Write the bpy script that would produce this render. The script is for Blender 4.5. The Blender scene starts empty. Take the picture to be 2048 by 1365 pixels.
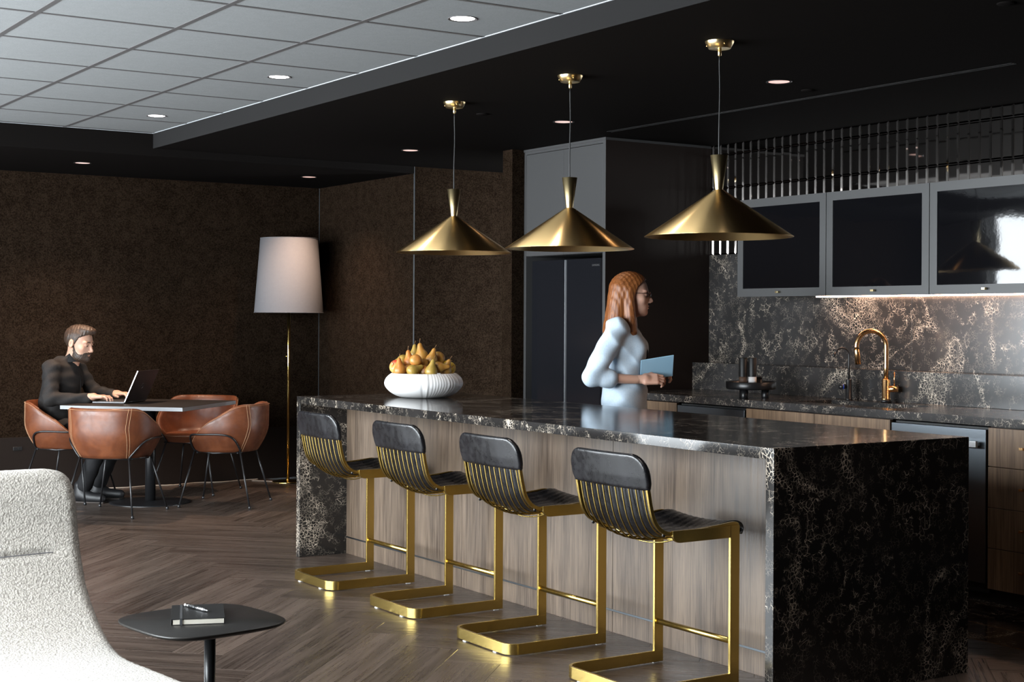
import bpy, bmesh, math, random
import numpy as np
from mathutils import Vector, Matrix

random.seed(7); np.random.seed(7)
SC = bpy.context.scene
COL = SC.collection
PI = math.pi

# ------------------------------------------------------------------ camera
CAM = np.array([-3.6475, -3.8635, 1.3754])
F_PX, YAW, ROLL = 2968.8, math.radians(33.314), math.radians(0.305)
fw = np.array([math.sin(YAW), math.cos(YAW), 0.0])
_r = np.array([math.cos(YAW), -math.sin(YAW), 0.0]); _u = np.array([0, 0, 1.0])
rt = math.cos(ROLL) * _r + math.sin(ROLL) * _u
up = -math.sin(ROLL) * _r + math.cos(ROLL) * _u
cd = bpy.data.cameras.new('camera'); cam = bpy.data.objects.new('camera', cd); COL.objects.link(cam)
cd.sensor_fit = 'HORIZONTAL'; cd.sensor_width = 36.0; cd.lens = F_PX / 2048 * 36.0
cd.shift_y = -(682.5 - 636.44) / 2048; cd.clip_start = 0.05
m = Matrix(((rt[0], up[0], -fw[0], CAM[0]), (rt[1], up[1], -fw[1], CAM[1]), (rt[2], up[2], -fw[2], CAM[2]), (0, 0, 0, 1)))
cam.matrix_world = m
SC.camera = cam

# ------------------------------------------------------------------ sky, exposure
w = bpy.data.worlds.new('sky'); SC.world = w; w.use_nodes = True
bg = w.node_tree.nodes['Background']
bg.inputs[0].default_value = (0.88, 0.95, 1.0, 1); bg.inputs[1].default_value = 18.5
SC.view_settings.view_transform = 'Standard'; SC.view_settings.look = 'None'
SC.view_settings.gamma = 1.0; SC.view_settings.use_curve_mapping = False
SC.view_settings.exposure = 0.45
SC.cycles.use_denoising = True
SC.cycles.max_bounces = 7; SC.cycles.diffuse_bounces = 4; SC.cycles.glossy_bounces = 4
SC.cycles.sample_clamp_indirect = 6.0
SC.cycles.caustics_reflective = False; SC.cycles.caustics_refractive = False
# window openings in the left wall (y0, y1, z0, z1)
WX = -4.5
WINDOWS = [(-0.6, 1.2, 0.25, 2.6), (1.3, 3.0, 0.25, 2.6), (3.1, 4.8, 0.25, 2.6), (4.9, 7.0, 0.25, 2.6)]  # first opening is unseen, added to light the boucle chair
for a, b, c, d in WINDOWS:      # sampling portals that lead the sky's light through the openings
    l = bpy.data.lights.new('window_portal', 'AREA'); l.shape = 'RECTANGLE'; l.size = b - a; l.size_y = d - c
    l.cycles.is_portal = True
    o = bpy.data.objects.new('window_portal', l); COL.objects.link(o)
    o.matrix_world = Matrix.Translation((WX - 0.02, (a + b) / 2, (c + d) / 2)) @ Matrix(((0, 0, -1, 0), (1, 0, 0, 0), (0, -1, 0, 0), (0, 0, 0, 1)))
WARM = (1.0, 0.70, 0.50)
DOWN_W, ACT_W, LED_W = 190.0, 45.0, 30.0
KDOWN_W = 9.0

# ------------------------------------------------------------------ helpers
def prop(o, label=None, cat=None, group=None, kind=None):
    if label: o['label'] = label
    if cat: o['category'] = cat
    if group: o['group'] = group
    if kind: o['kind'] = kind
    return o

def thing(name, label, cat, loc=(0, 0, 0), rz=0.0, group=None):
    o = bpy.data.objects.new(name, None); COL.objects.link(o); o.empty_display_size = 0.05
    o.location = loc; o.rotation_euler = (0, 0, rz)
    return prop(o, label, cat, group)

def link(name, me, mat, parent=None, smooth=False, bevel=0.0, seg=2):
    o = bpy.data.objects.new(name, me); COL.objects.link(o)
    if mat is not None and not me.materials: me.materials.append(mat)
    if parent is not None: o.parent = parent
    if smooth:
        me.polygons.foreach_set('use_smooth', [True] * len(me.polygons))
    if bevel:
        b = o.modifiers.new('bevel', 'BEVEL'); b.width = bevel; b.segments = seg; b.limit_method = 'ANGLE'; b.angle_limit = math.radians(40)
        me.polygons.foreach_set('use_smooth', [True] * len(me.polygons))
        b.harden_normals = True
    return o

def raw(name, v, f, mat, parent=None, smooth=False, bevel=0.0):
    me = bpy.data.meshes.new(name); me.from_pydata([tuple(map(float, p)) for p in v], [], f); me.update()
    return link(name, me, mat, parent, smooth, bevel)

class G:
    """collects shapes into one mesh"""
    def __init__(s): s.v = []; s.f = []
    def add(s, v, f):
        n = len(s.v); s.v += [tuple(map(float, p)) for p in v]; s.f += [tuple(i + n for i in q) for q in f]; return s
    def box(s, x0, x1, y0, y1, z0, z1):
        v = [(x, y, z) for z in (z0, z1) for y in (y0, y1) for x in (x0, x1)]
        return s.add(v, [(0, 2, 3, 1), (4, 5, 7, 6), (0, 1, 5, 4), (2, 6, 7, 3), (0, 4, 6, 2), (1, 3, 7, 5)])
    def prism(s, poly, z0, z1):
        n = len(poly)
        a = sum(poly[i][0] * poly[(i + 1) % n][1] - poly[(i + 1) % n][0] * poly[i][1] for i in range(n))
        if a < 0: poly = poly[::-1]
        v = [(x, y, z0) for x, y in poly] + [(x, y, z1) for x, y in poly]
        f = [tuple(range(n - 1, -1, -1)), tuple(range(n, 2 * n))] + [(i, (i + 1) % n, (i + 1) % n + n, i + n) for i in range(n)]
        return s.add(v, f)
    def lathe(s, prof, seg=32, c=(0, 0, 0), cap=True, fn=None):
        """prof: (r, z) from bottom outside going up; closed ends capped"""
        v = []; f = []
        for r, z in prof:
            for k in range(seg):
                a = 2 * PI * k / seg; rr = fn(a, r, z) if fn else r
                v.append((c[0] + rr * math.cos(a), c[1] + rr * math.sin(a), c[2] + z))
        n = len(prof)
        for i in range(n - 1):
            for k in range(seg):
                k2 = (k + 1) % seg
                f.append((i * seg + k, i * seg + k2, (i + 1) * seg + k2, (i + 1) * seg + k))
        if cap:
            f.append(tuple(range(seg - 1, -1, -1))); f.append(tuple((n - 1) * seg + k for k in range(seg)))
        return s.add(v, f)
    def cyl(s, c, r, z0, z1, seg=24, r2=None):
        return s.lathe([(r, z0), (r if r2 is None else r2, z1)], seg, c)
    def tube(s, pts, r, seg=8, closed=False, flat=None):
        """sweep along points; r number or list; flat=(half_a, half_b, up) sweeps a rectangle"""
        P = [Vector(p) for p in pts]; n = len(P); v = []; f = []
        T = []
        for i in range(n):
            a = P[i - 1] if (i > 0 or closed) else P[i]; b = P[(i + 1) % n] if (i < n - 1 or closed) else P[i]
            T.append((b - a).normalized())
        ref = Vector((0, 0, 1)) if abs(T[0].z) < 0.9 else Vector((1, 0, 0))
        N = (ref - T[0] * ref.dot(T[0])).normalized()
        ring = 4 if flat else seg
        for i in range(n):
            N = (N - T[i] * N.dot(T[i]))
            N = N.normalized() if N.length > 1e-6 else T[i].orthogonal().normalized()
            if flat:
                U = Vector(flat[2]); U = (U - T[i] * U.dot(T[i])).normalized(); B = T[i].cross(U)
                cs = [(-flat[0], -flat[1]), (flat[0], -flat[1]), (flat[0], flat[1]), (-flat[0], flat[1])]
                # mitre
                k = 1.0
                for a_, b_ in cs: v.append(P[i] + B * a_ + U * b_)
            else:
                B = T[i].cross(N); rr = r[i] if isinstance(r, (list, tuple)) else r
                for k in range(seg):
                    an = 2 * PI * k / seg
                    v.append(P[i] + N * (rr * math.cos(an)) + B * (rr * math.sin(an)))
        m_ = n if closed else n - 1
        for i in range(m_):
            j = (i + 1) % n
            for k in range(ring):
                k2 = (k + 1) % ring
                f.append((i * ring + k, j * ring + k, j * ring + k2, i * ring + k2))
        if not closed:
            f.append(tuple(range(ring))); f.append(tuple((n - 1) * ring + k for k in range(ring - 1, -1, -1)))
        return s.add(v, f)
    def ball(s, c, r, seg=16, rings=10):
        rr = (r, r, r) if not isinstance(r, (tuple, list)) else r
        v = [(c[0], c[1], c[2] - rr[2])]; f = []
        for i in range(1, rings):
            t = PI * i / rings
            for k in range(seg):
                a = 2 * PI * k / seg
                v.append((c[0] + rr[0] * math.sin(t) * math.cos(a), c[1] + rr[1] * math.sin(t) * math.sin(a), c[2] - rr[2] * math.cos(t)))
        v.append((c[0], c[1], c[2] + rr[2])); L = len(v) - 1
        for k in range(seg):
            f.append((0, 1 + (k + 1) % seg, 1 + k))
            for i in range(rings - 2):
                a = 1 + i * seg
                f.append((a + k, a + (k + 1) % seg, a + seg + (k + 1) % seg, a + seg + k))
            a = 1 + (rings - 2) * seg
            f.append((a + k, a + (k + 1) % seg, L))
        return s.add(v, f)
    def xf(s, M):
        s.v = [tuple(M @ Vector(p)) for p in s.v]; return s
    def build(s, name, mat, parent=None, smooth=False, bevel=0.0):
        return raw(name, s.v, s.f, mat, parent, smooth, bevel)

def text(name, body, size, mat, parent, M, depth=0.0008):
    cu = bpy.data.curves.new(name, 'FONT'); cu.body = body; cu.size = size; cu.align_x = 'CENTER'; cu.align_y = 'CENTER'; cu.extrude = depth
    t = bpy.data.objects.new(name, cu); COL.objects.link(t)
    dg = bpy.context.evaluated_depsgraph_get()
    me = bpy.data.meshes.new_from_object(t.evaluated_get(dg)); bpy.data.objects.remove(t)
    me.transform(M); me.materials.clear()
    return link(name, me, mat, parent)

def copy_tree(o, parent=None):
    c = o.copy(); COL.objects.link(c)
    if parent is not None: c.parent = parent
    for ch in list(o.children): copy_tree(ch, c)
    return c

def smooth_path(pts, n=6, closed=False):
    """Catmull-Rom through points"""
    P = [np.array(p, float) for p in pts]; out = []; N = len(P)
    rng = range(N if closed else N - 1)
    for i in rng:
        p0 = P[i - 1] if (i > 0 or closed) else 2 * P[0] - P[1]; p1 = P[i]; p2 = P[(i + 1) % N]
        p3 = P[(i + 2) % N] if (i + 2 < N or closed) else 2 * P[-1] - P[-2]
        for k in range(n):
            t = k / n
            out.append(0.5 * ((2 * p1) + (-p0 + p2) * t + (2 * p0 - 5 * p1 + 4 * p2 - p3) * t * t + (-p0 + 3 * p1 - 3 * p2 + p3) * t ** 3))
    if not closed: out.append(P[-1])
    return [tuple(p) for p in out]

def round_path(pts, r, n=5):
    """polyline with corners rounded by radius r"""
    P = [Vector(p) for p in pts]; out = [P[0]]
    for i in range(1, len(P) - 1):
        a = (P[i - 1] - P[i]); b = (P[i + 1] - P[i]); d = min(r, a.length * .49, b.length * .49)
        s_ = P[i] + a.normalized() * d; e = P[i] + b.normalized() * d
        for k in range(n + 1):
            t = k / n; out.append(s_ * (1 - t) ** 2 + P[i] * 2 * t * (1 - t) + e * t * t)
    out.append(P[-1]); return [tuple(p) for p in out]

# ---- signed distance modelling for bodies and soft forms
def rcone(P, a, b, r1, r2):
    a = np.array(a, np.float32); b = np.array(b, np.float32); ba = b - a; pa = P - a
    t = np.clip((pa @ ba) / max(float(ba @ ba), 1e-9), 0, 1)
    return np.linalg.norm(pa - t[..., None] * ba, axis=-1) - (r1 + t * (r2 - r1))
def ell(P, c, r):
    q = P - np.array(c, np.float32); r = np.array(r, np.float32)
    k0 = np.linalg.norm(q / r, axis=-1); k1 = np.linalg.norm(q / (r * r), axis=-1) + 1e-9
    return k0 * (k0 - 1) / k1
def rbox(P, c, h, r):
    q = np.abs(P - np.array(c, np.float32)) - (np.array(h, np.float32) - r)
    return np.linalg.norm(np.maximum(q, 0), axis=-1) + np.minimum(q.max(axis=-1), 0) - r
def smin(a, b, k):
    h = np.clip(0.5 + 0.5 * (b - a) / k, 0, 1); return b + (a - b) * h - k * h * (1 - h)
def smax(a, b, k): return -smin(-a, -b, k)
def mesh_sdf(fn, lo, hi, h):
    lo = np.array(lo, np.float32); n = np.ceil((np.array(hi) - lo) / h).astype(int) + 1
    ax = [lo[i] + h * np.arange(n[i], dtype=np.float32) for i in range(3)]
    X = np.stack(np.meshgrid(*ax, indexing='ij'), -1)
    V = fn(X).astype(np.float32)
    S = V < 0
    c = np.zeros(tuple(n - 1), int)
    for i in (0, 1):
        for j in (0, 1):
            for k in (0, 1): c += S[i:n[0] - 1 + i, j:n[1] - 1 + j, k:n[2] - 1 + k]
    act = (c > 0) & (c < 8); idx = np.argwhere(act); ids = -np.ones(act.shape, int); ids[act] = np.arange(len(idx))
    acc = np.zeros((len(idx), 3)); cnt = np.zeros(len(idx))
    cor = [(i, j, k) for i in (0, 1) for j in (0, 1) for k in (0, 1)]
    for a in cor:
        for d in range(3):
            if a[d]: continue
            b = list(a); b[d] = 1
            va = V[idx[:, 0] + a[0], idx[:, 1] + a[1], idx[:, 2] + a[2]]; vb = V[idx[:, 0] + b[0], idx[:, 1] + b[1], idx[:, 2] + b[2]]
            x = (va < 0) != (vb < 0); t = np.where(x, va / np.where(x, va - vb, 1), 0)
            p = np.array(a, float) + t[:, None] * np.eye(3)[d]
            acc[x] += p[x]; cnt[x] += 1
    verts = lo + h * (idx + acc / cnt[:, None])
    faces = []
    for d in range(3):
        e, g = [(1, 2), (2, 0), (0, 1)][d]
        sl0 = [slice(None)] * 3; sl1 = [slice(None)] * 3; sl0[d] = slice(0, n[d] - 1); sl1[d] = slice(1, n[d])
        ch = S[tuple(sl0)] != S[tuple(sl1)]; q = np.argwhere(ch)
        q = q[(q[:, e] > 0) & (q[:, g] > 0) & (q[:, e] < n[e] - 1) & (q[:, g] < n[g] - 1)]
        if not len(q): continue
        inside0 = S[q[:, 0], q[:, 1], q[:, 2]]
        def cell(de, dg):
            r_ = q.copy(); r_[:, e] -= de; r_[:, g] -= dg; return ids[r_[:, 0], r_[:, 1], r_[:, 2]]
        quad = np.stack([cell(1, 1), cell(0, 1), cell(0, 0), cell(1, 0)], 1)
        quad[~inside0] = quad[~inside0][:, ::-1]
        faces.append(quad)
    return verts, np.concatenate(faces)
def sdf_obj(name, parts, mat, parent=None, M=None):
    """parts: list of (verts, faces) joined into one mesh"""
    v = np.concatenate([p[0] for p in parts]); f = []; n = 0
    for a, b in parts: f.append(b + n); n += len(a)
    f = np.concatenate(f)
    if M is not None: v = v @ np.array(M)[:3, :3].T + np.array(M)[:3, 3]
    me = bpy.data.meshes.new(name)
    me.vertices.add(len(v)); me.vertices.foreach_set('co', v.astype(np.float32).ravel())
    me.loops.add(f.size); me.loops.foreach_set('vertex_index', f.astype(np.int32).ravel())
    me.polygons.add(len(f)); me.polygons.foreach_set('loop_start', np.arange(0, f.size, 4, dtype=np.int32))
    me.polygons.foreach_set('loop_total', np.full(len(f), 4, np.int32)) if False else None
    me.update(calc_edges=True); me.validate()
    return link(name, me, mat, parent, smooth=True)

# ------------------------------------------------------------------ materials
def nd(nt, typ, props=None, ins=None):
    n = nt.nodes.new(typ)
    for k, v in (props or {}).items(): setattr(n, k, v)
    for k, v in (ins or {}).items():
        s = n.inputs[k]
        if isinstance(v, bpy.types.NodeSocket): nt.links.new(v, s)
        else: s.default_value = v
    return n
def mat(name, col=(.5, .5, .5), rough=.5, metal=0.0, **kw):
    mt = bpy.data.materials.new(name); mt.use_nodes = True; nt = mt.node_tree
    b = nt.nodes['Principled BSDF']
    b.inputs['Base Color'].default_value = (*col, 1); b.inputs['Roughness'].default_value = rough; b.inputs['Metallic'].default_value = metal
    for k, v in kw.items(): b.inputs[k.replace('_', ' ')].default_value = v
    return mt
def parts_of(mt): return mt.node_tree, mt.node_tree.nodes['Principled BSDF']
def coords(nt, kind='Object'):
    if kind == 'World': return nd(nt, 'ShaderNodeNewGeometry').outputs['Position']
    return nd(nt, 'ShaderNodeTexCoord').outputs[kind]
def mapping(nt, vec, scale=(1, 1, 1), rot=(0, 0, 0)):
    return nd(nt, 'ShaderNodeMapping', None, {'Vector': vec, 'Scale': scale, 'Rotation': rot}).outputs[0]
def noise(nt, vec, scale, detail=3.0, rough=.55, dist=0.0):
    n = nd(nt, 'ShaderNodeTexNoise', None, {'Vector': vec, 'Scale': scale, 'Detail': detail, 'Roughness': rough, 'Distortion': dist}); return n.outputs[0]
def ramp(nt, fac, stops):
    r = nd(nt, 'ShaderNodeValToRGB', None, {'Fac': fac}); e = r.color_ramp.elements
    while len(e) < len(stops): e.new(0.5)
    for i, (p, c) in enumerate(stops): e[i].position = p; e[i].color = (*c, 1) if len(c) == 3 else c
    return r.outputs[0]
def mrange(nt, v, a, b, c=0.0, d=1.0):
    return nd(nt, 'ShaderNodeMapRange', {'interpolation_type': 'SMOOTHSTEP'}, {0: v, 1: a, 2: b, 3: c, 4: d}).outputs[0]
def math_(nt, op, a, b=0.0): return nd(nt, 'ShaderNodeMath', {'operation': op}, {0: a, 1: b}).outputs[0]
def mixc(nt, f, a, b):
    n = nd(nt, 'ShaderNodeMix', {'data_type': 'RGBA'}, {0: f})
    for s, v in ((n.inputs[6], a), (n.inputs[7], b)):
        if isinstance(v, bpy.types.NodeSocket): nt.links.new(v, s)
        else: s.default_value = (*v, 1)
    return n.outputs[2]
def bump(nt, b, h, strength=.3, dist=.002):
    n = nd(nt, 'ShaderNodeBump', None, {'Strength': strength, 'Distance': dist, 'Height': h}); nt.links.new(n.outputs[0], b.inputs['Normal'])

def stone_mat(name, seed, band, base=(.012, .011, .0105), rough=.13):
    mt = mat(name, base, rough); nt, b = parts_of(mt); P0 = coords(nt, 'World')
    P = nd(nt, 'ShaderNodeVectorMath', {'operation': 'ADD'}, {0: P0, 1: (seed, seed * .37, seed * 1.7)}).outputs[0]
    w1 = nd(nt, 'ShaderNodeTexNoise', None, {'Vector': P, 'Scale': 6.0, 'Detail': 2.0}).outputs[1]
    w2 = nd(nt, 'ShaderNodeTexNoise', None, {'Vector': P, 'Scale': 40.0, 'Detail': 2.0}).outputs[1]
    wn = nd(nt, 'ShaderNodeVectorMath', {'operation': 'MULTIPLY_ADD'}, {0: w1, 1: (.10, .10, .10), 2: P}).outputs[0]
    wn = nd(nt, 'ShaderNodeVectorMath', {'operation': 'MULTIPLY_ADD'}, {0: w2, 1: (.013, .013, .013), 2: wn}).outputs[0]
    def vein(scale, width):
        v = nd(nt, 'ShaderNodeTexVoronoi', {'feature': 'DISTANCE_TO_EDGE'}, {'Vector': wn, 'Scale': scale}).outputs[0]
        return mrange(nt, v, width * .3, width, 1.0, 0.0)
    big = noise(nt, P, band, 2.5, .5, .7)
    ridge = math_(nt, 'ABSOLUTE', math_(nt, 'SUBTRACT', big, .5))
    rag = math_(nt, 'MULTIPLY', math_(nt, 'SUBTRACT', noise(nt, P, 11.0, 4.0, .65), .5), .10)
    m1 = mrange(nt, math_(nt, 'ADD', ridge, rag), -.004, .030, 1.0, 0.0)
    m1 = math_(nt, 'MULTIPLY', m1, mrange(nt, noise(nt, P, 1.7, 2.0), .36, .48))
    brk = mrange(nt, noise(nt, P, 20.0, 2.0), .46, .56)
    m2 = mrange(nt, noise(nt, P, 6.5, 4.0, .6), .47, .58)
    v1 = math_(nt, 'MULTIPLY', vein(62.0, .075), m1)
    v2 = math_(nt, 'MULTIPLY', math_(nt, 'MULTIPLY', vein(38.0, .030), m2), brk)
    v3 = math_(nt, 'MULTIPLY', math_(nt, 'MULTIPLY', vein(70.0, .045), brk), .22)
    tot = math_(nt, 'MAXIMUM', math_(nt, 'MULTIPLY', v1, .95), math_(nt, 'MAXIMUM', math_(nt, 'MULTIPLY', v2, .95), v3))
    cb = mixc(nt, mrange(nt, noise(nt, P, 2.3, 4.0), .35, .7), base, tuple(x * 1.9 for x in base))
    nt.links.new(mixc(nt, tot, cb, (.66, .56, .45)), b.inputs['Base Color'])
    return mt

def wood_mat(name, dark, light, grain_axis=2, scale=1.0, rough=.42, kind='World', rnd=False):
    mt = mat(name, light, rough); nt, b = parts_of(mt); P = coords(nt, kind)
    if rnd:
        oi = nd(nt, 'ShaderNodeObjectInfo').outputs['Random']
        off = nd(nt, 'ShaderNodeCombineXYZ', None, {0: math_(nt, 'MULTIPLY', oi, 37.0), 1: math_(nt, 'MULTIPLY', oi, 91.0), 2: 0.0}).outputs[0]
        P = nd(nt, 'ShaderNodeVectorMath', {'operation': 'ADD'}, {0: P, 1: off}).outputs[0]
    s1 = [70.0 * scale] * 3; s1[grain_axis] = 1.6 * scale
    s2 = [260.0 * scale] * 3; s2[grain_axis] = 7.0 * scale
    s3 = [9.0 * scale] * 3; s3[grain_axis] = .9 * scale
    g1 = noise(nt, mapping(nt, P, s1), 1.0, 4.0, .6, .3); g2 = noise(nt, mapping(nt, P, s2), 1.0, 2.0, .6); g3 = noise(nt, mapping(nt, P, s3), 1.0, 3.0, .5, .6)
    t = math_(nt, 'ADD', math_(nt, 'MULTIPLY', g1, .5), math_(nt, 'ADD', math_(nt, 'MULTIPLY', g2, .22), math_(nt, 'MULTIPLY', g3, .38)))
    if rnd: t = math_(nt, 'ADD', t, math_(nt, 'MULTIPLY', math_(nt, 'SUBTRACT', oi, .5), .16))
    c = mixc(nt, mrange(nt, t, .36, .74), dark, light)
    nt.links.new(c, b.inputs['Base Color'])
    nt.links.new(mrange(nt, g1, .3, .7, rough - .07, rough + .08), b.inputs['Roughness'])
    bump(nt, b, g2, .12, .0006)
    return mt

def leather_mat(name, c1, c2, rough, bscale=420.0, bstr=.18):
    mt = mat(name, c1, rough); nt, b = parts_of(mt); P = coords(nt, 'Object')
    n1 = noise(nt, P, 7.0, 5.0, .62, .4)
    nt.links.new(mixc(nt, mrange(nt, n1, .36, .68), c1, c2), b.inputs['Base Color'])
    nt.links.new(mrange(nt, noise(nt, P, 30.0, 3.0), .3, .7, rough - .06, rough + .1), b.inputs['Roughness'])
    bump(nt, b, noise(nt, P, bscale, 3.0), bstr, .0008)
    return mt

def metal_mat(name, col, rough, brushed=None, aniso=0.0):
    mt = mat(name, col, rough, 1.0); nt, b = parts_of(mt)
    if brushed is not None:
        P = mapping(nt, coords(nt, 'Object'), brushed); g = noise(nt, P, 1.0, 3.0)
        nt.links.new(mrange(nt, g, .3, .7, rough * .8, rough * 1.25), b.inputs['Roughness'])
        bump(nt, b, g, .10, .0003)
    if aniso:
        b.inputs['Anisotropic'].default_value = aniso; b.inputs['Anisotropic Rotation'].default_value = .25
        tg = nd(nt, 'ShaderNodeTangent', {'direction_type': 'RADIAL', 'axis': 'Z'}); nt.links.new(tg.outputs[0], b.inputs['Tangent'])
    return mt

def emit_mat(name, col, strength):
    mt = mat(name, (.8, .8, .8), .5); nt, b = parts_of(mt)
    b.inputs['Emission Color'].default_value = (*col, 1); b.inputs['Emission Strength'].default_value = strength
    return mt

def fabric_mat(name, c1, c2, s, rough=.9, bs=.25, spec=.25):
    mt = mat(name, c1, rough); nt, b = parts_of(mt); P = coords(nt, 'World')
    n1 = noise(nt, P, s, 6.0, .7); n2 = noise(nt, P, s * .12, 3.0)
    t = math_(nt, 'ADD', math_(nt, 'MULTIPLY', n1, .82), math_(nt, 'MULTIPLY', n2, .18))
    nt.links.new(mixc(nt, mrange(nt, t, .36, .66), c1, c2), b.inputs['Base Color'])
    b.inputs['Specular IOR Level'].default_value = spec
    bump(nt, b, n1, bs, .002); return mt

M = {}
M['stone'] = stone_mat('black_veined_quartz', 3.1, 1.15)
M['stone_k'] = stone_mat('black_veined_quartz_lit', 11.7, 1.3, (.026, .0245, .024), .19)  # same quartz, base greyed to paint in reflected window light
M['walnut'] = wood_mat('walnut_veneer', (.040, .0265, .0185), (.150, .107, .074), 2, 2.0, .42)
M['walnut_k'] = wood_mat('walnut_veneer_kitchen', (.080, .046, .026), (.25, .155, .088), 2, 1.7, .42)
M['plank'] = wood_mat('smoked_oak_plank', (.026, .0182, .014), (.102, .075, .060), 0, 1.15, .31, 'Object', True)
M['floor'] = mat('floor_underlay', (.012, .010, .009), .6)
M['wall'] = fabric_mat('dark_felt_wallcovering', (.0055, .0033, .0021), (.0255, .0168, .0113), 120.0, .9, .25, 0.0)
M['wainscot'] = mat('dark_base_panel', (.013, .0095, .008), .55, Specular_IOR_Level=.12)
M['soffit'] = mat('black_painted_ceiling', (.0068, .0058, .0054), .8, Specular_IOR_Level=.02)
M['fascia'] = mat('dark_fascia_paint', (.016, .0155, .0155), .8, Specular_IOR_Level=.03)
M['acoustic'] = fabric_mat('grey_acoustic_tile', (.185, .192, .194), (.22, .227, .229), 160.0, .95, .15)
M['grid'] = mat('grey_ceiling_grid', (.062, .058, .058), .65)
M['edge_white'] = mat('white_edge_trim', (.38, .40, .42), .5)
M['paint'] = mat('charcoal_cabinet_paint', (.050, .0495, .050), .42)
M['panel_dark'] = mat('dark_umber_panel', (.016, .0105, .0085), .35, Specular_IOR_Level=.25)
M['black'] = mat('matte_black', (.009, .009, .009), .5)
M['black_metal'] = mat('black_powder_coat', (.012, .012, .013), .32)
M['glass_black'] = mat('black_back_painted_glass', (.004, .004, .005), .035)
nt, b = parts_of(M['glass_black']); bump(nt, b, noise(nt, coords(nt, 'World'), 14.0, 3.0, .6), .02, .004)
M['fridge'] = mat('black_stainless', (.020, .021, .026), .16, .6)
M['steel_dark'] = metal_mat('dark_brushed_steel', (.20, .225, .25), .30)
M['steel'] = metal_mat('brushed_steel', (.62, .62, .63), .28)
M['chrome'] = metal_mat('chrome', (.8, .8, .8), .08)
M['mirror'] = metal_mat('smoked_mirror_tile', (.30, .275, .26), .03)
M['brass'] = metal_mat('satin_brass', (.58, .42, .13), .26)
M['brass_spun'] = metal_mat('spun_brass', (1.0, .68, .31), .32, None, .85)
M['brass_light'] = metal_mat('pale_brass', (.90, .72, .40), .32, None, .6)
M['brass_pol'] = metal_mat('polished_brass', (.78, .56, .20), .12)
M['copper'] = metal_mat('rose_gold', (.80, .49, .23), .27)
M['leather_black'] = leather_mat('black_leather', (.005, .005, .006), (.010, .010, .012), .29, 500.0, .05)
M['leather_tan'] = leather_mat('cognac_leather', (.100, .029, .0115), (.165, .052, .0205), .40, 300.0)
M['stitch'] = mat('pale_stitching', (.42, .24, .13), .8)
M['stitch_grey'] = mat('grey_stitching', (.10, .10, .11), .7)
M['ceramic'] = mat('white_bisque_ceramic', (.80, .79, .78), .45)
M['shade'] = fabric_mat('grey_linen_shade', (.150, .147, .156), (.170, .165, .173), 300.0, .9, .08)
M['table'] = mat('slate_laminate', (.018, .015, .014), .55, Specular_IOR_Level=.15)
M['white'] = mat('white_plastic', (.75, .75, .74), .5)
M['cord'] = mat('pale_cable', (.42, .36, .30), .5)
M['paper'] = mat('cream_paper', (.72, .68, .58), .8)
M['led'] = emit_mat('led_strip', (1.0, .58, .38), LED_W)
M['lens_act'] = emit_mat('downlight_lens_bright', (1.0, .95, .93), 9.0)
M['lens'] = emit_mat('downlight_lens_warm', (1.0, .55, .45), .62)
M['skin'] = mat('skin', (.46, .265, .185), .5, Subsurface_Weight=.08)
M['skin_f'] = mat('skin_rosy', (.58, .33, .24), .5, Subsurface_Weight=.08)
M['hair_m'] = mat('brown_hair', (.032, .017, .010), .55)
M['hair_f'] = mat('auburn_hair', (.235, .075, .018), .45)
nt, b = parts_of(M['hair_f']); _h = noise(nt, mapping(nt, coords(nt, 'Object'), (260, 260, 7)), 1.0, 3.0, .6, .4)
nt.links.new(mixc(nt, mrange(nt, _h, .35, .65), (.12, .032, .008), (.30, .105, .026)), b.inputs['Base Color']); bump(nt, b, _h, .5, .002)
nt, b = parts_of(M['hair_m']); _h = noise(nt, mapping(nt, coords(nt, 'Object'), (200, 200, 60)), 1.0, 3.0)
nt.links.new(mixc(nt, mrange(nt, _h, .35, .65), (.014, .008, .005), (.05, .027, .015)), b.inputs['Base Color']); bump(nt, b, _h, .6, .002)
M['shirt_m'] = fabric_mat('black_cotton', (.011, .010, .010), (.020, .018, .017), 200.0, .75, .1)
M['trouser_m'] = fabric_mat('black_twill', (.008, .008, .009), (.014, .014, .015), 200.0, .8, .1)
M['blouse'] = fabric_mat('pale_blue_cotton', (.50, .62, .74), (.60, .70, .79), 120.0, .8, .1)
M['trouser_f'] = fabric_mat('blue_grey_cotton', (.22, .27, .34), (.26, .32, .40), 120.0, .8, .1)
M['eye'] = mat('eye', (.03, .02, .015), .15)
M['glass_case'] = mat('clear_acrylic', (.9, .9, .9), .05, 0.0, Transmission_Weight=1.0)

# ================================================================== the room
XG, YB, YC = 2.022, 7.813, 6.146          # nook return wall, back wall, drop line
ZK, ZD, ZA = 2.543, 2.490, 2.648          # kitchen soffit, dining soffit, tiled ceiling
XW, Y0 = 2.978, -5.2                      # kitchen wall, wall behind the camera

def structure(o, label=None): return prop(o, label, None, None, 'structure')

floor = structure(G().box(WX - .1, 3.8, Y0 - .1, YB + .15, -.12, -.006).build('floor', M['floor']), 'dark smoked oak herringbone floor')
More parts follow.
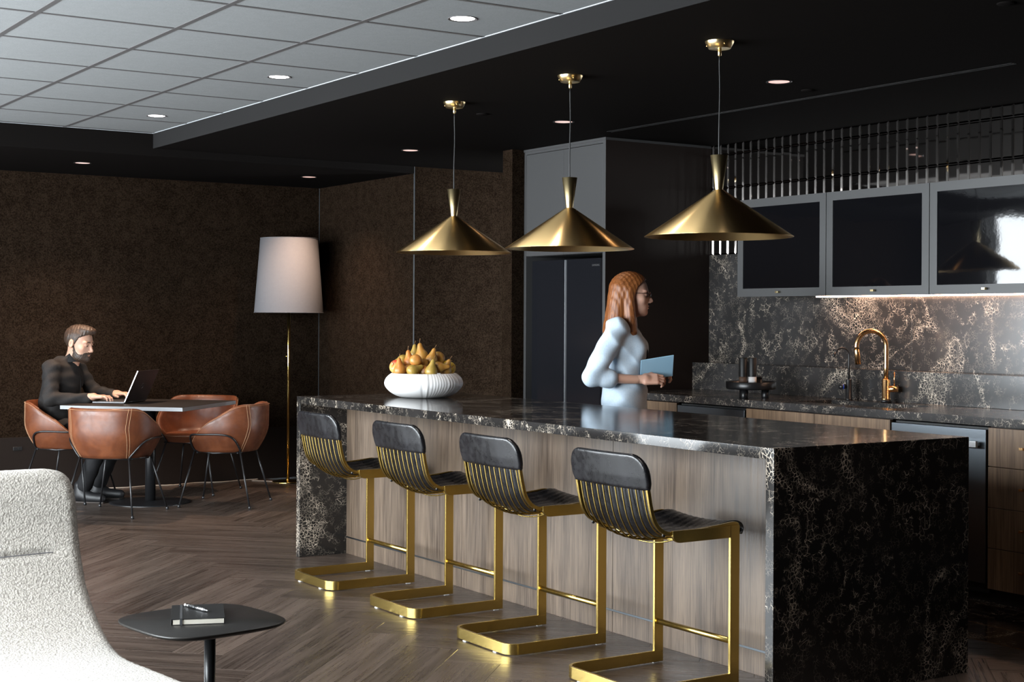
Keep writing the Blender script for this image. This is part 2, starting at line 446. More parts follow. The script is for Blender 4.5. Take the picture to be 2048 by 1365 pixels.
# herringbone planks, each its own piece
PW, PL, Q = .226, 1.22, math.sqrt(.5)
def clip(poly, ax, v, keep_less):
    out = []
    for i in range(len(poly)):
        a, b = poly[i], poly[(i + 1) % len(poly)]
        ia = (a[ax] <= v) == keep_less or a[ax] == v; ib = (b[ax] <= v) == keep_less or b[ax] == v
        if ia: out.append(a)
        if ia != ib:
            t = (v - a[ax]) / (b[ax] - a[ax]); out.append((a[0] + t * (b[0] - a[0]), a[1] + t * (b[1] - a[1])))
    return out
ox, oy = -.447 - PL * Q, 3.636 - PL * Q
full_mesh = None
def plank_geo(poly):
    g = []; n = len(poly); cx = sum(p[0] for p in poly) / n; cy = sum(p[1] for p in poly) / n
    e = .0014
    def inset(p):
        dx, dy = p[0] - cx, p[1] - cy
        return (p[0] - math.copysign(min(e, abs(dx)), dx), p[1] - math.copysign(min(e, abs(dy)), dy))
    v = [(x, y, -.006) for x, y in poly] + [(x, y, -.0014) for x, y in poly] + [(*inset(p), 0) for p in poly]
    f = [(i, (i + 1) % n, n + (i + 1) % n, n + i) for i in range(n)] + [(n + i, n + (i + 1) % n, 2 * n + (i + 1) % n, 2 * n + i) for i in range(n)] + [tuple(range(2 * n, 3 * n))]
    return v, f
n_pl = 0
for i in range(-40, 60):
    for j in range(-8, 9):
        for kind in (0, 1):
            x0, y0 = i * PW - j * (PL + PW), i * PW + j * (PL - PW)
            r_ = (x0, x0 + PL, y0, y0 + PW) if kind == 0 else (x0 + PL, x0 + PL + PW, y0 + PW - PL, y0 + PW)
            cs = [(r_[0], r_[2]), (r_[1], r_[2]), (r_[1], r_[3]), (r_[0], r_[3])]
            wc = [(ox + (a - b) * Q, oy + (a + b) * Q) for a, b in cs]
            cx, cy = sum(p[0] for p in wc) / 4, sum(p[1] for p in wc) / 4
            if cx < -4.9 or cx > 2.2 or cy < -2.4 or cy > 8.4: continue
            pl = wc
            for ax, v, kl in ((0, 1.543, True), (1, YB, True), (0, WX, False)):
                if len(pl) >= 3: pl = clip(pl, ax, v, kl)
            if len(pl) < 3: continue
            ar = abs(sum(pl[k][0] * pl[(k + 1) % len(pl)][1] - pl[(k + 1) % len(pl)][0] * pl[k][1] for k in range(len(pl)))) / 2
            if ar < .012: continue
            if min(p[0] for p in wc) > .33 and max(p[0] for p in wc) < 1.0 and .06 < cy < 3.88: continue               # under the island
            an = PI / 4 if kind == 0 else PI / 4 + PI / 2
            ca, sa = math.cos(-an), math.sin(-an)
            if ar > PW * PL * .999:
                if full_mesh is None:
                    v, f = plank_geo([(-PL / 2, -PW / 2), (PL / 2, -PW / 2), (PL / 2, PW / 2), (-PL / 2, PW / 2)])
                    full_mesh = bpy.data.meshes.new('plank'); full_mesh.from_pydata(v, [], f); full_mesh.materials.append(M['plank'])
                o = bpy.data.objects.new('plank', full_mesh); COL.objects.link(o); o.parent = floor
            else:
                lp = [((x - cx) * ca - (y - cy) * sa, (x - cx) * sa + (y - cy) * ca) for x, y in pl]
                v, f = plank_geo(lp); o = raw('plank', v, f, M['plank'], floor)
            o.location = (cx, cy, 0); o.rotation_euler = (0, 0, an + (PI if (i * 7 + j * 3 + kind) % 2 else 0) * 0)
            n_pl += 1
# stone border in the kitchen aisle, brass strips along it
M['floor_tile'] = stone_mat('dark_marble_floor_tile', 23.0, .9, (.008, .006, .006), .12)
for y in np.arange(-1.2, 3.6, .6):
    for x0, x1 in ((1.547, 1.826), (1.831, 2.30)):
        G().box(x0, x1, y + .001, y + .599, -.006, .0005).build('floor_tile', M['floor_tile'], floor)
for x in (1.545, 1.8285):
    structure(G().box(x - .0022, x + .0022, -1.2, 3.8, -.006, .0012).build('trim_1', M['copper']), 'thin copper strip set in the kitchen floor')

# walls
def panel_wall(name, g, mt, label, parent=None): return structure(g.build(name, mt, parent), label)
panel_wall('wall_back', G().box(WX, XG, YB, YB + .12, 0, ZD), M['wall'], 'dark brown felt-textured wall behind the dining table')
for k, (a, b) in enumerate(((-4.5, -2.2), (-2.2, -.05), (-.05, 1.0), (1.0, 2.02))):
    structure(G().box(a + .0015, b - .0015, YB - .012, YB, .0, .433).build('baseboard_back', M['wainscot'], None, bevel=.0015), 'tall dark panel along the foot of the back wall')
panel_wall('wall_nook', G().box(XG, 3.7, YC, YB + .12, 0, ZK), M['wall'], 'felt-textured return wall beside the floor lamp')
panel_wall('wall_stub', G().box(1.99, 3.1, 4.72, 4.84, 0, ZK), M['wall'], 'narrow felt-textured stub wall beside the tall cabinet')
panel_wall('wall_corridor', G().box(3.6, 3.7, 4.84, YC, 0, ZK), M['wall'], 'wall at the end of the recess')
panel_wall('wall_right', G().box(XW, 3.1, Y0, 4.72, 0, ZK), M['panel_dark'], 'kitchen wall behind the counter')
panel_wall('wall_front', G().box(WX, 3.1, Y0 - .12, Y0, 0, 2.75), M['wall'], 'wall behind the camera')
# thin metal edge strips on the felt walls
M['edge'] = mat('thin_aluminium_edge', (.05, .053, .056), .5, .2)
for x, y, z1 in ((XG - .002, YB - .005, ZD), (XG - .002, YC - .002, ZK), (XG - .002, YC + .003, ZD)):
    structure(G().box(x - .002, x + .003, y - .003, y + .003, .0, z1).build('trim_2', M['edge']), 'thin metal edge strip on the felt wall')
# window wall on the left
g = G()
ys = [Y0] + [v for w_ in WINDOWS for v in w_[:2]] + [YB]
for k in range(0, len(ys), 2): g.box(WX - .15, WX, ys[k], ys[k + 1], 0, 2.75)
g.box(WX - .15, WX, Y0, YB, 0, .25); g.box(WX - .15, WX, Y0, YB, 2.6, 2.75)
M['wall_white'] = mat('pale_wall_paint', (.45, .45, .44), .8)
panel_wall('wall_left', g, M['wall_white'], 'window wall')
for k, (a, b, c, d) in enumerate(WINDOWS):
    wf = G().box(WX - .10, WX - .04, a, a + .05, c, d).box(WX - .10, WX - .04, b - .05, b, c, d).box(WX - .10, WX - .04, a + .05, b - .05, c, c + .05).box(WX - .10, WX - .04, a + .05, b - .05, d - .05, d)
    wf.box(WX - .10, WX - .04, (a + b) / 2 - .025, (a + b) / 2 + .025, c + .05, d - .05)
    structure(wf.build('window_%d' % (k + 1), M['black_metal']), 'dark framed window')  # the first of these frames the added opening

# ceilings
kc = structure(G().box(-.063, 3.7, Y0, YC, ZK, 2.75).build('ceiling', M['soffit']), 'black painted kitchen soffit')
structure(G().box(-.066, -.0625, Y0, YC, ZK - .0005, ZA).build('trim_3', M['fascia']), 'dark fascia along the soffit edge')
structure(G().box(WX, XG, YC, YB + .12, ZD, 2.75).build('ceiling', M['soffit']), 'black painted lower soffit over the dining table')
act = structure(G().box(WX, -.066, Y0, YC, ZA + .012, 2.75).build('ceiling', M['grid']), 'suspended grey acoustic tile ceiling')
PX_, PY_ = .607, .612
xs = [-.072 - 0.0] + [-.683 - PX_ * k for k in range(7)]
yl = [1.825 + PY_ * k for k in range(-11, 8)]
tm = {}
for i in range(len(xs) - 1):
    for j in range(len(yl) - 1):
        x1, x0 = xs[i], xs[i + 1]; ya, yb = yl[j], yl[j + 1]
        key = round(x1 - x0, 3)
        if key not in tm:
            hx, hy = (x1 - x0) / 2 - .004, (yb - ya) / 2 - .004
            gg = G().box(-hx, hx, -hy, hy, 0, .012)
            me = bpy.data.meshes.new('ceiling_tile'); me.from_pydata(gg.v, [], gg.f); me.materials.append(M['acoustic']); tm[key] = me
        o = bpy.data.objects.new('ceiling_tile', tm[key]); COL.objects.link(o); o.parent = act; o.location = ((x0 + x1) / 2, (ya + yb) / 2, ZA)
for x in xs[1:]:
    G().box(x - .0125, x + .0125, Y0, YC - .004, ZA - .0022, ZA + .012).build('grid_bar', M['grid'], act)
for y in yl:
    for i in range(len(xs) - 1): G().box(xs[i + 1] + .0125, xs[i], y - .0115, y + .0115, ZA - .0016, ZA + .012).build('grid_bar', M['grid'], act)
# last strip against the drop
for i in range(len(xs) - 1):
    G().box(xs[i + 1] + .009, xs[i] - .009, yl[-1] + .009, YC - .004, ZA, ZA + .012).build('ceiling_tile', M['acoustic'], act)
structure(G().box(-.072, -.066, Y0, YC, ZA - .003, ZA + .013).build('trim_4', M['edge_white']), 'pale edge angle of the tile ceiling')
structure(G().box(WX, -.066, YC - .004, YC - .0005, ZA - .003, ZA + .013).build('trim_5', M['edge_white']), 'pale edge angle at the back of the tile ceiling')

# downlights
def downlight(x, y, z, label, group, lens, power, ang, col, r=.052):
    t = thing('downlight', label, 'light', (x, y, z), 0, group)
    G().lathe([(r + .010, -.003), (r + .012, -.0015), (r + .012, 0)], 32, cap=False).lathe([(r, .001), (r + .010, -.003)], 32, cap=False).build('trim_ring', M['grid'] if z > 2.6 else M['black'], t, True)
    G().lathe([(.0005, -.0004), (r, -.0004)], 32, cap=False).build('lens', lens, t)
    l = bpy.data.lights.new('downlight_lamp', 'SPOT'); l.energy = power; l.spot_size = math.radians(ang); l.spot_blend = 1.0; l.color = col; l.shadow_soft_size = .045
    lo = bpy.data.objects.new('downlight_lamp', l); COL.objects.link(lo); lo.parent = t; lo.location = (0, 0, -.012)
    return t
for y, s_ in ((1.53, 'above the near bar stools'), (3.396, 'of the middle of its row'), (5.257, 'closest to the dining table')):
    downlight(-.362, y, ZA, 'bright recessed downlight in the grey tile ceiling, ' + s_, 'downlights in the tile ceiling', M['lens_act'], ACT_W, 110, (1, .9, .84))
for y, s_ in ((-.33, 'above the open end of the island front'),):
    downlight(-.362, y, ZA, 'bright recessed downlight in the grey tile ceiling, ' + s_, 'downlights in the tile ceiling', M['lens_act'], ACT_W, 110, (1, .9, .84))
for y, s_ in ((-.95, 'in front of the boucle chair'), (.92, 'over the boucle chair'), (2.78, 'by the middle window'), (4.65, 'by the far window')):  # unseen row added to throw more light on the boucle chair
    downlight(-2.79, y, ZA, 'added unseen downlight in the grey tile ceiling, window-side row, ' + s_, 'downlights in the tile ceiling', M['lens_act'], ACT_W, 110, (1, .9, .84))
for y, s_ in ((1.511, 'nearest the mirror tiles'), (3.34, 'in front of the tall cabinet'), (5.191, 'in front of the felt recess')):
    downlight(1.446, y, ZK, 'dim warm recessed downlight in the black kitchen soffit, ' + s_, 'downlights in the black soffit', M['lens'], KDOWN_W, 120, WARM)
downlight(-.325, 6.904, ZD, 'dim warm recessed downlight above the seated man', 'downlights in the dining soffit', M['lens'], DOWN_W, 116, WARM)
downlight(1.485, 6.897, ZD, 'dim warm recessed downlight above the floor lamp', 'downlights in the dining soffit', M['lens'], DOWN_W * .5, 116, WARM)
# ceiling fittings
t = thing('slot_diffuser', 'long thin black slot diffuser in the kitchen soffit', 'vent', (1.944, 2.03, ZK))
G().box(-.020, -.014, -1.52, 1.52, -.003, 0).build('flange', M['fascia'], t); G().box(.014, .020, -1.52, 1.52, -.003, 0).build('flange', M['fascia'], t); G().box(-.014, .014, -1.52, 1.52, -.001, 0).build('slot', M['black'], t)
for (x, y), s_ in (((.869, 3.328), 'beside the far pendant'), ((1.75, 1.62), 'near the slot diffuser'), ((.863, -.30), 'above the end of the island')):
    t = thing('sprinkler_cover', 'small flat black sprinkler cover in the soffit, ' + s_, 'sprinkler', (x, y, ZK), 0, 'sprinkler covers')
    G().lathe([(.001, -.006), (.032, -.006), (.036, -.003), (.036, 0)], 24, cap=False).build('plate', M['soffit'], t, True); G().cyl((0, 0, 0), .03, -.003, 0).build('collar', M['black'], t)
t = thing('wall_outlet', 'small black outlet plate low on the back wall panel', 'outlet', (-.54, YB - .012, .345))
G().box(-.035, .035, -.006, 0, -.012, .016).build('plate', M['black'], t, bevel=.002); G().box(-.028, -.006, -.008, -.004, -.007, .011).build('socket', M['black_metal'], t); G().box(.006, .028, -.008, -.004, -.007, .011).build('socket', M['black_metal'], t)

# ================================================================== kitchen wall run
# mirrored bevelled tiles above the stone
tile_m = {}
def mirror_tile(y0, y1, z0, z1):
    key = (round(y1 - y0, 4), round(z1 - z0, 4))
    if key not in tile_m:
        hy, hz = (y1 - y0) / 2 - .0006, (z1 - z0) / 2 - .0006; b = .0095
        v = [(.004, s * hy, t_ * hz) for s, t_ in ((-1, -1), (1, -1), (1, 1), (-1, 1))] + [(.0, s * hy, t_ * hz) for s, t_ in ((-1, -1), (1, -1), (1, 1), (-1, 1))] + [(-.0055, s * (hy - b), t_ * (hz - b)) for s, t_ in ((-1, -1), (1, -1), (1, 1), (-1, 1))]
        f = []
        for r_ in (0, 4):
            for k in range(4): f.append((r_ + k, r_ + 4 + k, r_ + 4 + (k + 1) % 4, r_ + (k + 1) % 4))
        f.append((8, 11, 10, 9))
        me = bpy.data.meshes.new('mirror_tile'); me.from_pydata(v, [], f); me.materials.append(M['mirror']); tile_m[key] = me
    o = bpy.data.objects.new('mirror_tile', tile_m[key]); COL.objects.link(o); o.parent = bpy.data.objects['wall_right']
    o.location = (XW - .004, (y0 + y1) / 2, (z0 + z1) / 2)
    o.rotation_euler = (0, random.uniform(-.004, .004), random.uniform(-.005, .005))
rows = [(2.472, 2.543), (2.250, 2.472), (2.028, 2.250), (1.806, 2.028)]
edges = [3.778] + [3.744 - .0735 * k for k in range(48)]
for k in range(len(edges) - 1):
    for r_, (za, zb) in enumerate(rows):
        if r_ == 3 and edges[k] < 3.05: continue
        mirror_tile(edges[k + 1], edges[k], za, zb)

# stone backsplash, ledge and worktop
t = thing('backsplash', 'tall black quartz backsplash with cream veins behind the sink', 'backsplash', (XW, 2.0, .907))
for a, b in ((2.008, 3.777), (-.3, 2.0065)): G().box(-.014, -.0005, a - 2.0, b - 2.0, .179, .899).build('slab', M['stone_k'], t, bevel=.001)
G().box(2.82, XW - .0005, -.3, 3.777, .907, 1.086).build('stone_ledge', M['stone_k'], None, bevel=.002)
prop(bpy.data.objects['stone_ledge'], 'low black quartz ledge running along the back of the kitchen counter', 'ledge')
ZC = .907
t = thing('worktop', 'long black quartz kitchen worktop holding the sink', 'worktop', (2.59, 1.8, ZC))
def wt(g, x0, x1, y0, y1): g.box(x0 - 2.59, x1 - 2.59, y0 - 1.8, y1 - 1.8, -.041, 0)
SX0, SX1, SY0, SY1 = 2.37, 2.68, 1.60, 2.36
g = G(); wt(g, 2.203, XW, 2.36, 3.777); g.build('slab', M['stone_k'], t)
g = G(); wt(g, 2.203, XW, -.3, 1.60); wt(g, 2.203, SX0, 1.60, 2.3599); wt(g, SX1, XW, 1.60, 2.3599); g.build('slab', M['stone_k'], t)
t = thing('sink', 'dark undermount sink bowl in the black worktop', 'sink', ((SX0 + SX1) / 2, (SY0 + SY1) / 2, .64))
hx, hy = (SX1 - SX0) / 2, (SY1 - SY0) / 2; M['sinkm'] = metal_mat('dark_sink_steel', (.16, .14, .13), .22)
g = G(); g.box(-hx - .003, hx + .003, -hy - .003, hy + .003, 0, .004); g.box(-hx - .003, -hx, -hy, hy, .004, .226); g.box(hx, hx + .003, -hy, hy, .004, .226); g.box(-hx, hx, -hy - .003, -hy, .004, .226); g.box(-hx, hx, hy, hy + .003, .004, .226)
g.build('bowl', M['sinkm'], t); G().lathe([(.002, .006), (.04, .006), (.045, .004)], 24, cap=False).build('drain', M['steel'], t, True)

# faucet
F0 = (2.745, 2.000)
t = thing('faucet', 'tall rose gold gooseneck faucet with side lever', 'faucet', (*F0, ZC))
d = Vector((-.836, .549, 0)) * .75 + Vector((-1, 0, 0)) * .25; d.normalize()      # spout direction: over the sink
G().lathe([(.030, 0), (.030, .014), (.027, .016)], 28).build('base_ring', M['black_metal'], t, True, )
G().lathe([(.026, .016), (.0265, .022), (.0235, .025), (.0235, .128), (.021, .132), (.014, .134)], 28).build('body', M['copper'], t, True)
pts = [(0, 0, .13)]
Hh, Rr = .318, .088
for k in range(19):
    a = PI * k / 18 * 1.06
    pts.append((d.x * (Rr - Rr * math.cos(a)), d.y * (Rr - Rr * math.cos(a)), Hh + Rr * math.sin(a)))
G().tube([pts[0], (0, 0, .2), (0, 0, .27)] + pts[1:], .0135, 14).build('neck', M['copper'], t, True)
e = Vector(pts[-1]); e2 = Vector(pts[-1]) + (Vector(pts[-1]) - Vector(pts[-2])).normalized() * .085
G().tube([e, e + (e2 - e) * .04, e2], [.0135, .0148, .0172], 14).build('spray_head', M['copper'], t, True)
sd = Vector((.62, -.78, 0))
lv = G().tube([sd * .015 + Vector((0, 0, .078)), sd * .068 + Vector((0, 0, .078))], .0185, 16).build('valve', M['copper'], t, True)
G().tube([sd * .045 + Vector((0, 0, .09)), sd * .046 + Vector((0, 0, .175))], [.0035, .003], 8).build('lever', M['copper'], t, True)
# filter tap
t = thing('filter_tap', 'small slim black filter tap beside the rose gold faucet', 'faucet', (2.745, 2.285, ZC))
G().lathe([(.022, 0), (.022, .008), (.0185, .010), (.0185, .118), (.017, .122), (.004, .122)], 24).build('body', M['black_metal'], t, True)
pts = [(0, 0, .12), (0, 0, .2), (0, 0, .262)]
for k in range(1, 13):
    a = PI * k / 12 * .86; pts.append((d.x * (.042 - .042 * math.cos(a)), d.y * (.042 - .042 * math.cos(a)), .262 + .042 * math.sin(a)))
G().tube(pts, .0052, 10).build('neck', M['black_metal'], t, True)
e = Vector(pts[-1]); dr = (Vector(pts[-1]) - Vector(pts[-2])).normalized()
G().tube([e, e + dr * .012, e + dr * .013, e + dr * .03], [.006, .006, .008, .009], 10).build('nozzle', M['black_metal'], t, True)
kb = G().tube([tuple(d * .016 + Vector((0, 0, .078))), tuple(d * .058 + Vector((0, 0, .078)))], .0135, 14).build('knob', M['black_metal'], t, True)
M['blue'] = mat('blue_band', (.02, .10, .75), .4)
G().tube([tuple(d * .034 + Vector((0, 0, .078))), tuple(d * .038 + Vector((0, 0, .078)))], .0138, 14).build('indicator_band', M['blue'], kb, True)
# tray with mills
TR = (2.403, 2.746)
t = thing('footed_tray', 'round black footed tray on the kitchen worktop', 'tray', (*TR, ZC))
G().lathe([(.10, .052), (.138, .052), (.146, .056), (.148, .062), (.148, .094), (.145, .097), (.142, .094), (.142, .066), (.10, .064), (.001, .064)], 48, cap=False).lathe([(.10, .052), (.001, .052)], 48, cap=False).build('dish', M['black_metal'], t, True)
for k in range(3):
    a = math.radians(200 + 120 * k); G().lathe([(.022, 0), (.0235, .003), (.0235, .053)], 20, (.085 * math.cos(a), .085 * math.sin(a), 0)).build('leg', M['black_metal'], t, True)
M['pepper'] = mat('peppercorns', (.10, .06, .04), .6); M['salt'] = mat('salt', (.85, .82, .80), .6)
for nm, off, mt_, lb in (('pepper_mill', -.050, 'pepper', 'black mill with dark peppercorns in its window, on the footed tray'), ('salt_mill', .005, 'salt', 'black mill with white salt in its window, on the footed tray')):
    c = (TR[0] + rt[0] * off - fw[0] * .02, TR[1] + rt[1] * off - fw[1] * .02)
    t = thing(nm, lb, 'mill', (c[0], c[1], ZC + .0645))
    G().lathe([(.0255, 0), (.0262, .002), (.0262, .024)], 28).build('base', M['black'], t, True)
    mw = G().lathe([(.0245, .024), (.0245, .062)], 28).build('window', M[mt_], t, True)
    G().lathe([(.0262, .062), (.0262, .172), (.0245, .175), (.001, .175)], 28, cap=False).lathe([(.0262, .062), (.02, .062)], 28, cap=False).build('grip', M['black'], t, True)
t = thing('spice_jar', 'small black jar behind the mills on the footed tray', 'jar', (TR[0] + rt[0] * .055 + fw[0] * .03, TR[1] + rt[1] * .055 + fw[1] * .03, ZC + .0645))
G().lathe([(.016, 0), (.017, .002), (.017, .045)], 20).build('body', M['black'], t, True); G().lathe([(.0175, .046), (.0175, .060), (.016, .062)], 20).build('lid', M['black_metal'], t, True)

# base units
XF = 2.225
def unit(name, label, y0, y1): return thing(name, label, 'cabinet', (XF, (y0 + y1) / 2, 0), 0, 'base cabinets')
def carcass(t, y0, y1, mt=None):
    h = (y1 - y0) / 2 - .001
    G().box(.022, .60, -h, h, .09, .862).build('carcass', M['panel_dark'], t); G().box(.06, .08, -h, h, 0, .09).build('plinth', M['black'], t)
def knob(p, y, z):
    G().box(-.028, -.010, y - .011, y + .011, z - .006, z + .006).box(-.011, 0, y - .005, y + .005, z - .004, z + .004).build('knob', M['copper'], p, bevel=.001)
t = unit('base_cabinet', 'walnut base cabinet next to the tall charcoal cabinet', 3.218, 3.775); carcass(t, 3.218, 3.775)
dd = G().box(0, .02, -.2765, .2765, .092, .857).build('door', M['walnut_k'], t, bevel=.0012)
t = unit('sink_cabinet', 'walnut two-door base cabinet under the sink', 1.493, 2.593); h = .55
G().box(.022, .04, -h + .001, h - .001, .09, .862).box(.04, .60, -h + .001, -h + .02, .09, .862).box(.04, .60, h - .02, h - .001, .09, .862).box(.04, .6, -h + .02, h - .02, .09, .11).build('carcass', M['panel_dark'], t); G().box(.06, .08, -h, h, 0, .09).build('plinth', M['black'], t)
for a, b in ((-.548, -.0015), (.0015, .548)): dd = G().box(0, .02, a, b, .092, .857).build('door', M['walnut_k'], t, bevel=.0012); knob(dd, (-.06 if b < .1 else .06), .80)
for y0, y1, lb in ((2.599, 3.212, 'dark steel dishwasher beside the walnut cabinet by the tall units'), (.879, 1.485, 'dark steel dishwasher with a bar handle, between the sink cabinet and drawers')):
    t = thing('dishwasher', lb, 'dishwasher', (XF, (y0 + y1) / 2, 0), 0, 'dishwashers'); h = (y1 - y0) / 2
    G().box(.03, .58, -h + .004, h - .004, .05, .855).build('body', M['black'], t); G().box(.07, .09, -h, h, 0, .09).build('plinth', M['black'], t)
    dr_ = G().box(-.004, .03, -h + .003, h - .003, .10, .846).build('door', M['steel_dark'], t, bevel=.003)
    G().box(-.045, -.028, -h + .03, h - .03, .757, .790).box(-.028, -.004, -h + .035, -h + .06, .765, .782).box(-.028, -.004, h - .06, h - .035, .765, .782).build('handle', M['steel'], dr_, bevel=.003)
for y0, y1, lb in ((.45, .873, 'walnut unit of four drawers with small copper knobs beside the dishwasher'), (-.28, .444, 'walnut drawer unit at the open end of the counter')):
    t = unit('drawer_unit', lb, y0, y1); carcass(t, y0, y1); h = (y1 - y0) / 2
    for za, zb in ((.671, .857), (.473, .668), (.277, .470), (.078, .274)):
        dd = G().box(0, .02, -h + .0015, h - .0015, za, zb).build('drawer', M['walnut_k'], t, bevel=.0012); knob(dd, .0, (za + zb) / 2 + .005)

# wall cabinets
for y0, y1, lb in ((2.362, 3.124, 'charcoal wall cabinet with a plain black glass door, above the footed tray'), (1.594, 2.360, 'charcoal wall cabinet with a black glass door, above the gooseneck faucet'), (.826, 1.592, 'charcoal wall cabinet whose black glass reflects the windows and a pendant'), (.058, .824, 'charcoal wall cabinet at the open end of the row')):
    t = thing('wall_cabinet', lb, 'cabinet', (2.63, (y0 + y1) / 2, 1.515), 0, 'wall cabinets'); h = (y1 - y0) / 2
    G().box(.021, .345, -h + .0005, h - .0005, .004, .60).build('carcass', M['paint'], t)
    a, b, c, e_ = -h + .0015, h - .0015, 0.0, .602
    dg = G().box(0, .02, a, a + .05, c, e_).box(0, .02, b - .05, b, c, e_).box(0, .02, a + .05, b - .05, c, c + .05).box(0, .02, a + .05, b - .05, e_ - .05, e_)
    dr_ = dg.build('door', M['paint'], t)
    # wavy pane: slightly uneven glass
    n1, n2 = 26, 22; v = []; f = []
    for i in range(n1):
        for j in range(n2):
            yy = a + .049 + (b - a - .098) * i / (n1 - 1); zz = c + .049 + (e_ - c - .098) * j / (n2 - 1)
            v.append((.006 + .00012 * math.sin(17 * yy + 3 * zz) + .0001 * math.sin(23 * zz + 9 * yy + y0), yy, zz))
    for i in range(n1 - 1):
        for j in range(n2 - 1): f.append((i * n2 + j, i * n2 + j + 1, (i + 1) * n2 + j + 1, (i + 1) * n2 + j))
    raw('glass', v, f, M['glass_black'], dr_, True)
    G().box(-.022, -.004, -.011 + .01, .011 + .01, .020, .032).box(-.005, 0, .004, .016, .022, .030).build('knob', M['brass_light'], dr_, bevel=.001)
t = thing('led_strip', 'glowing warm light strip under the wall cabinets', 'light', (2.80, 1.5, 1.519))
G().box(-.012, .012, -1.42, 1.10, -.010, -.002).build('diffuser', M['led'], t, bevel=.002); G().box(-.016, .016, -1.43, 1.11, -.002, 0).build('channel', M['steel'], t)

# tall cabinet with refrigerator
t = thing('tall_cabinet', 'tall charcoal cabinet framing the black refrigerator', 'cabinet', (2.09, 4.247, 0)); Y = 4.247
G().box(0, .886, 3.781 - Y, 3.809 - Y, 0, 2.542).build('side_panel', M['paint'], t, bevel=.001)
G().box(.0015, .886, 3.7785 - Y, 3.781 - Y, 0, 2.525).build('outer_skin', M['panel_dark'], t)
G().box(0, .886, 4.694 - Y, 4.719 - Y, 0, 2.542).build('side_panel', M['paint'], t, bevel=.001)
G().box(0, .886, 3.8095 - Y, 4.6935 - Y, 2.508, 2.542).build('top_rail', M['paint'], t, bevel=.001)
G().box(.022, .886, 3.8095 - Y, 4.6935 - Y, 1.80, 2.507).build('carcass', M['black'], t)
for a, b in ((3.811, 4.2495), (4.2515, 4.692)): G().box(0.001, .02, a - Y, b - Y, 1.803, 2.505).build('door', M['paint'], t, bevel=.001)
G().box(-.006, .886, 3.774 - Y, 4.72 - Y, 2.526, 2.5425).build('crown_strip', M['paint'], t, bevel=.001)
t = thing('refrigerator', 'black glossy french-door refrigerator set in the charcoal cabinet', 'refrigerator', (2.10, 4.235, 0)); Y = 4.235
G().box(.09, .86, 3.83 - Y, 4.642 - Y, .03, 1.765).build('body', M['black'], t)
for a, b in ((3.83, 4.2285), (4.2405, 4.642)):
    dr_ = G().add([(x, y - Y, z) for z in (.62, 1.768) for x, y in ((.018, a), (.0, a + .012), (.0, b - .012), (.018, b), (.085, b), (.085, a))], [(5, 4, 3, 2, 1, 0), (6, 7, 8, 9, 10, 11)] + [(k, (k + 1) % 6, (k + 1) % 6 + 6, k + 6) for k in range(6)]).build('door', M['fridge'], t)
    if a < 4: text('logo', 'SAMSUNG', .018, M['steel'], dr_, Matrix.Translation((-.0006, 3.893 - Y, 1.722)) @ Matrix(((0, 0, -1, 0), (-1, 0, 0, 0), (0, 1, 0, 0), (0, 0, 0, 1))))
G().box(-.0015, .012, 4.2375 - Y, 4.2405 - Y, .63, 1.766).build('door_edge_highlight', M['edge_white'], t)  # pale strip painting the lit bevel where the doors meet
for a, b in ((.06, .33), (.34, .61)): G().box(0, .085, 3.83 - Y, 4.642 - Y, a, b).build('drawer', M['fridge'], t, bevel=.004)
for x in (.15, .8):
    for y in (-.35, .35): G().cyl((x, y, 0), .02, 0, .03, 12).build('foot', M['black'], t)

# ================================================================== island
IL, IW = 3.9285, 1.0312
isl = thing('kitchen_island', 'long kitchen island with black quartz waterfall ends and walnut front', 'island', (IW / 2, IL / 2, 0)); cx, cy = IW / 2, IL / 2
TH = .0415
def mitre(pts_xz, y0, y1, flip): pass
def wedge(quad, x0, x1, name):
    """quad: (y, z) outline swept along x"""
    v = [(x, y - cy, z) for x in (x0 - cx, x1 - cx) for y, z in quad]
    f = [(3, 2, 1, 0), (4, 5, 6, 7)] + [(k, (k + 1) % 4, (k + 1) % 4 + 4, k + 4) for k in range(4)]
    return raw(name, v, f, M['stone'], isl, bevel=.0015)
wedge([(0, .92), (TH, .92 - TH), (IL - TH, .92 - TH), (IL, .92)], 0, IW, 'countertop')
wedge([(0, 0), (TH, 0), (TH, .92 - TH), (0, .92)], 0, IW, 'end_panel')
wedge([(IL - TH, 0), (IL, 0), (IL, .92), (IL - TH, .92 - TH)], 0, IW, 'end_panel')
G().box(.32 - cx, IW - .022 - cx, TH - cy, IL - TH - cy, .08, .92 - TH).build('carcass', M['black'], isl)
G().box(.30 - cx, .32 - cx, TH - cy, IL - TH - cy, .092, .0995).build('shadow_gap', M['steel_dark'], isl)
sm = [TH, 1.329, 2.600, IL - TH]
for k in range(3):
    a, b = sm[k] + .0012 - cy, sm[k + 1] - .0012 - cy
    G().box(.299 - cx, .3195 - cx, a, b, .100, .92 - TH - .001).build('front_panel', M['walnut'], isl, bevel=.0008)
    G().box(.299 - cx, .3195 - cx, a, b, .0, .0915).build('kick_board', M['walnut'], isl, bevel=.0008)
for k in range(5):
    a = TH + (IL - 2 * TH) / 5 * k - cy; dr_ = G().box(IW - .0215 - cx, IW - .002 - cx, a + .0015, a + (IL - 2 * TH) / 5 - .0015, .10, .872).build('door', M['walnut_k'], isl, bevel=.0012)

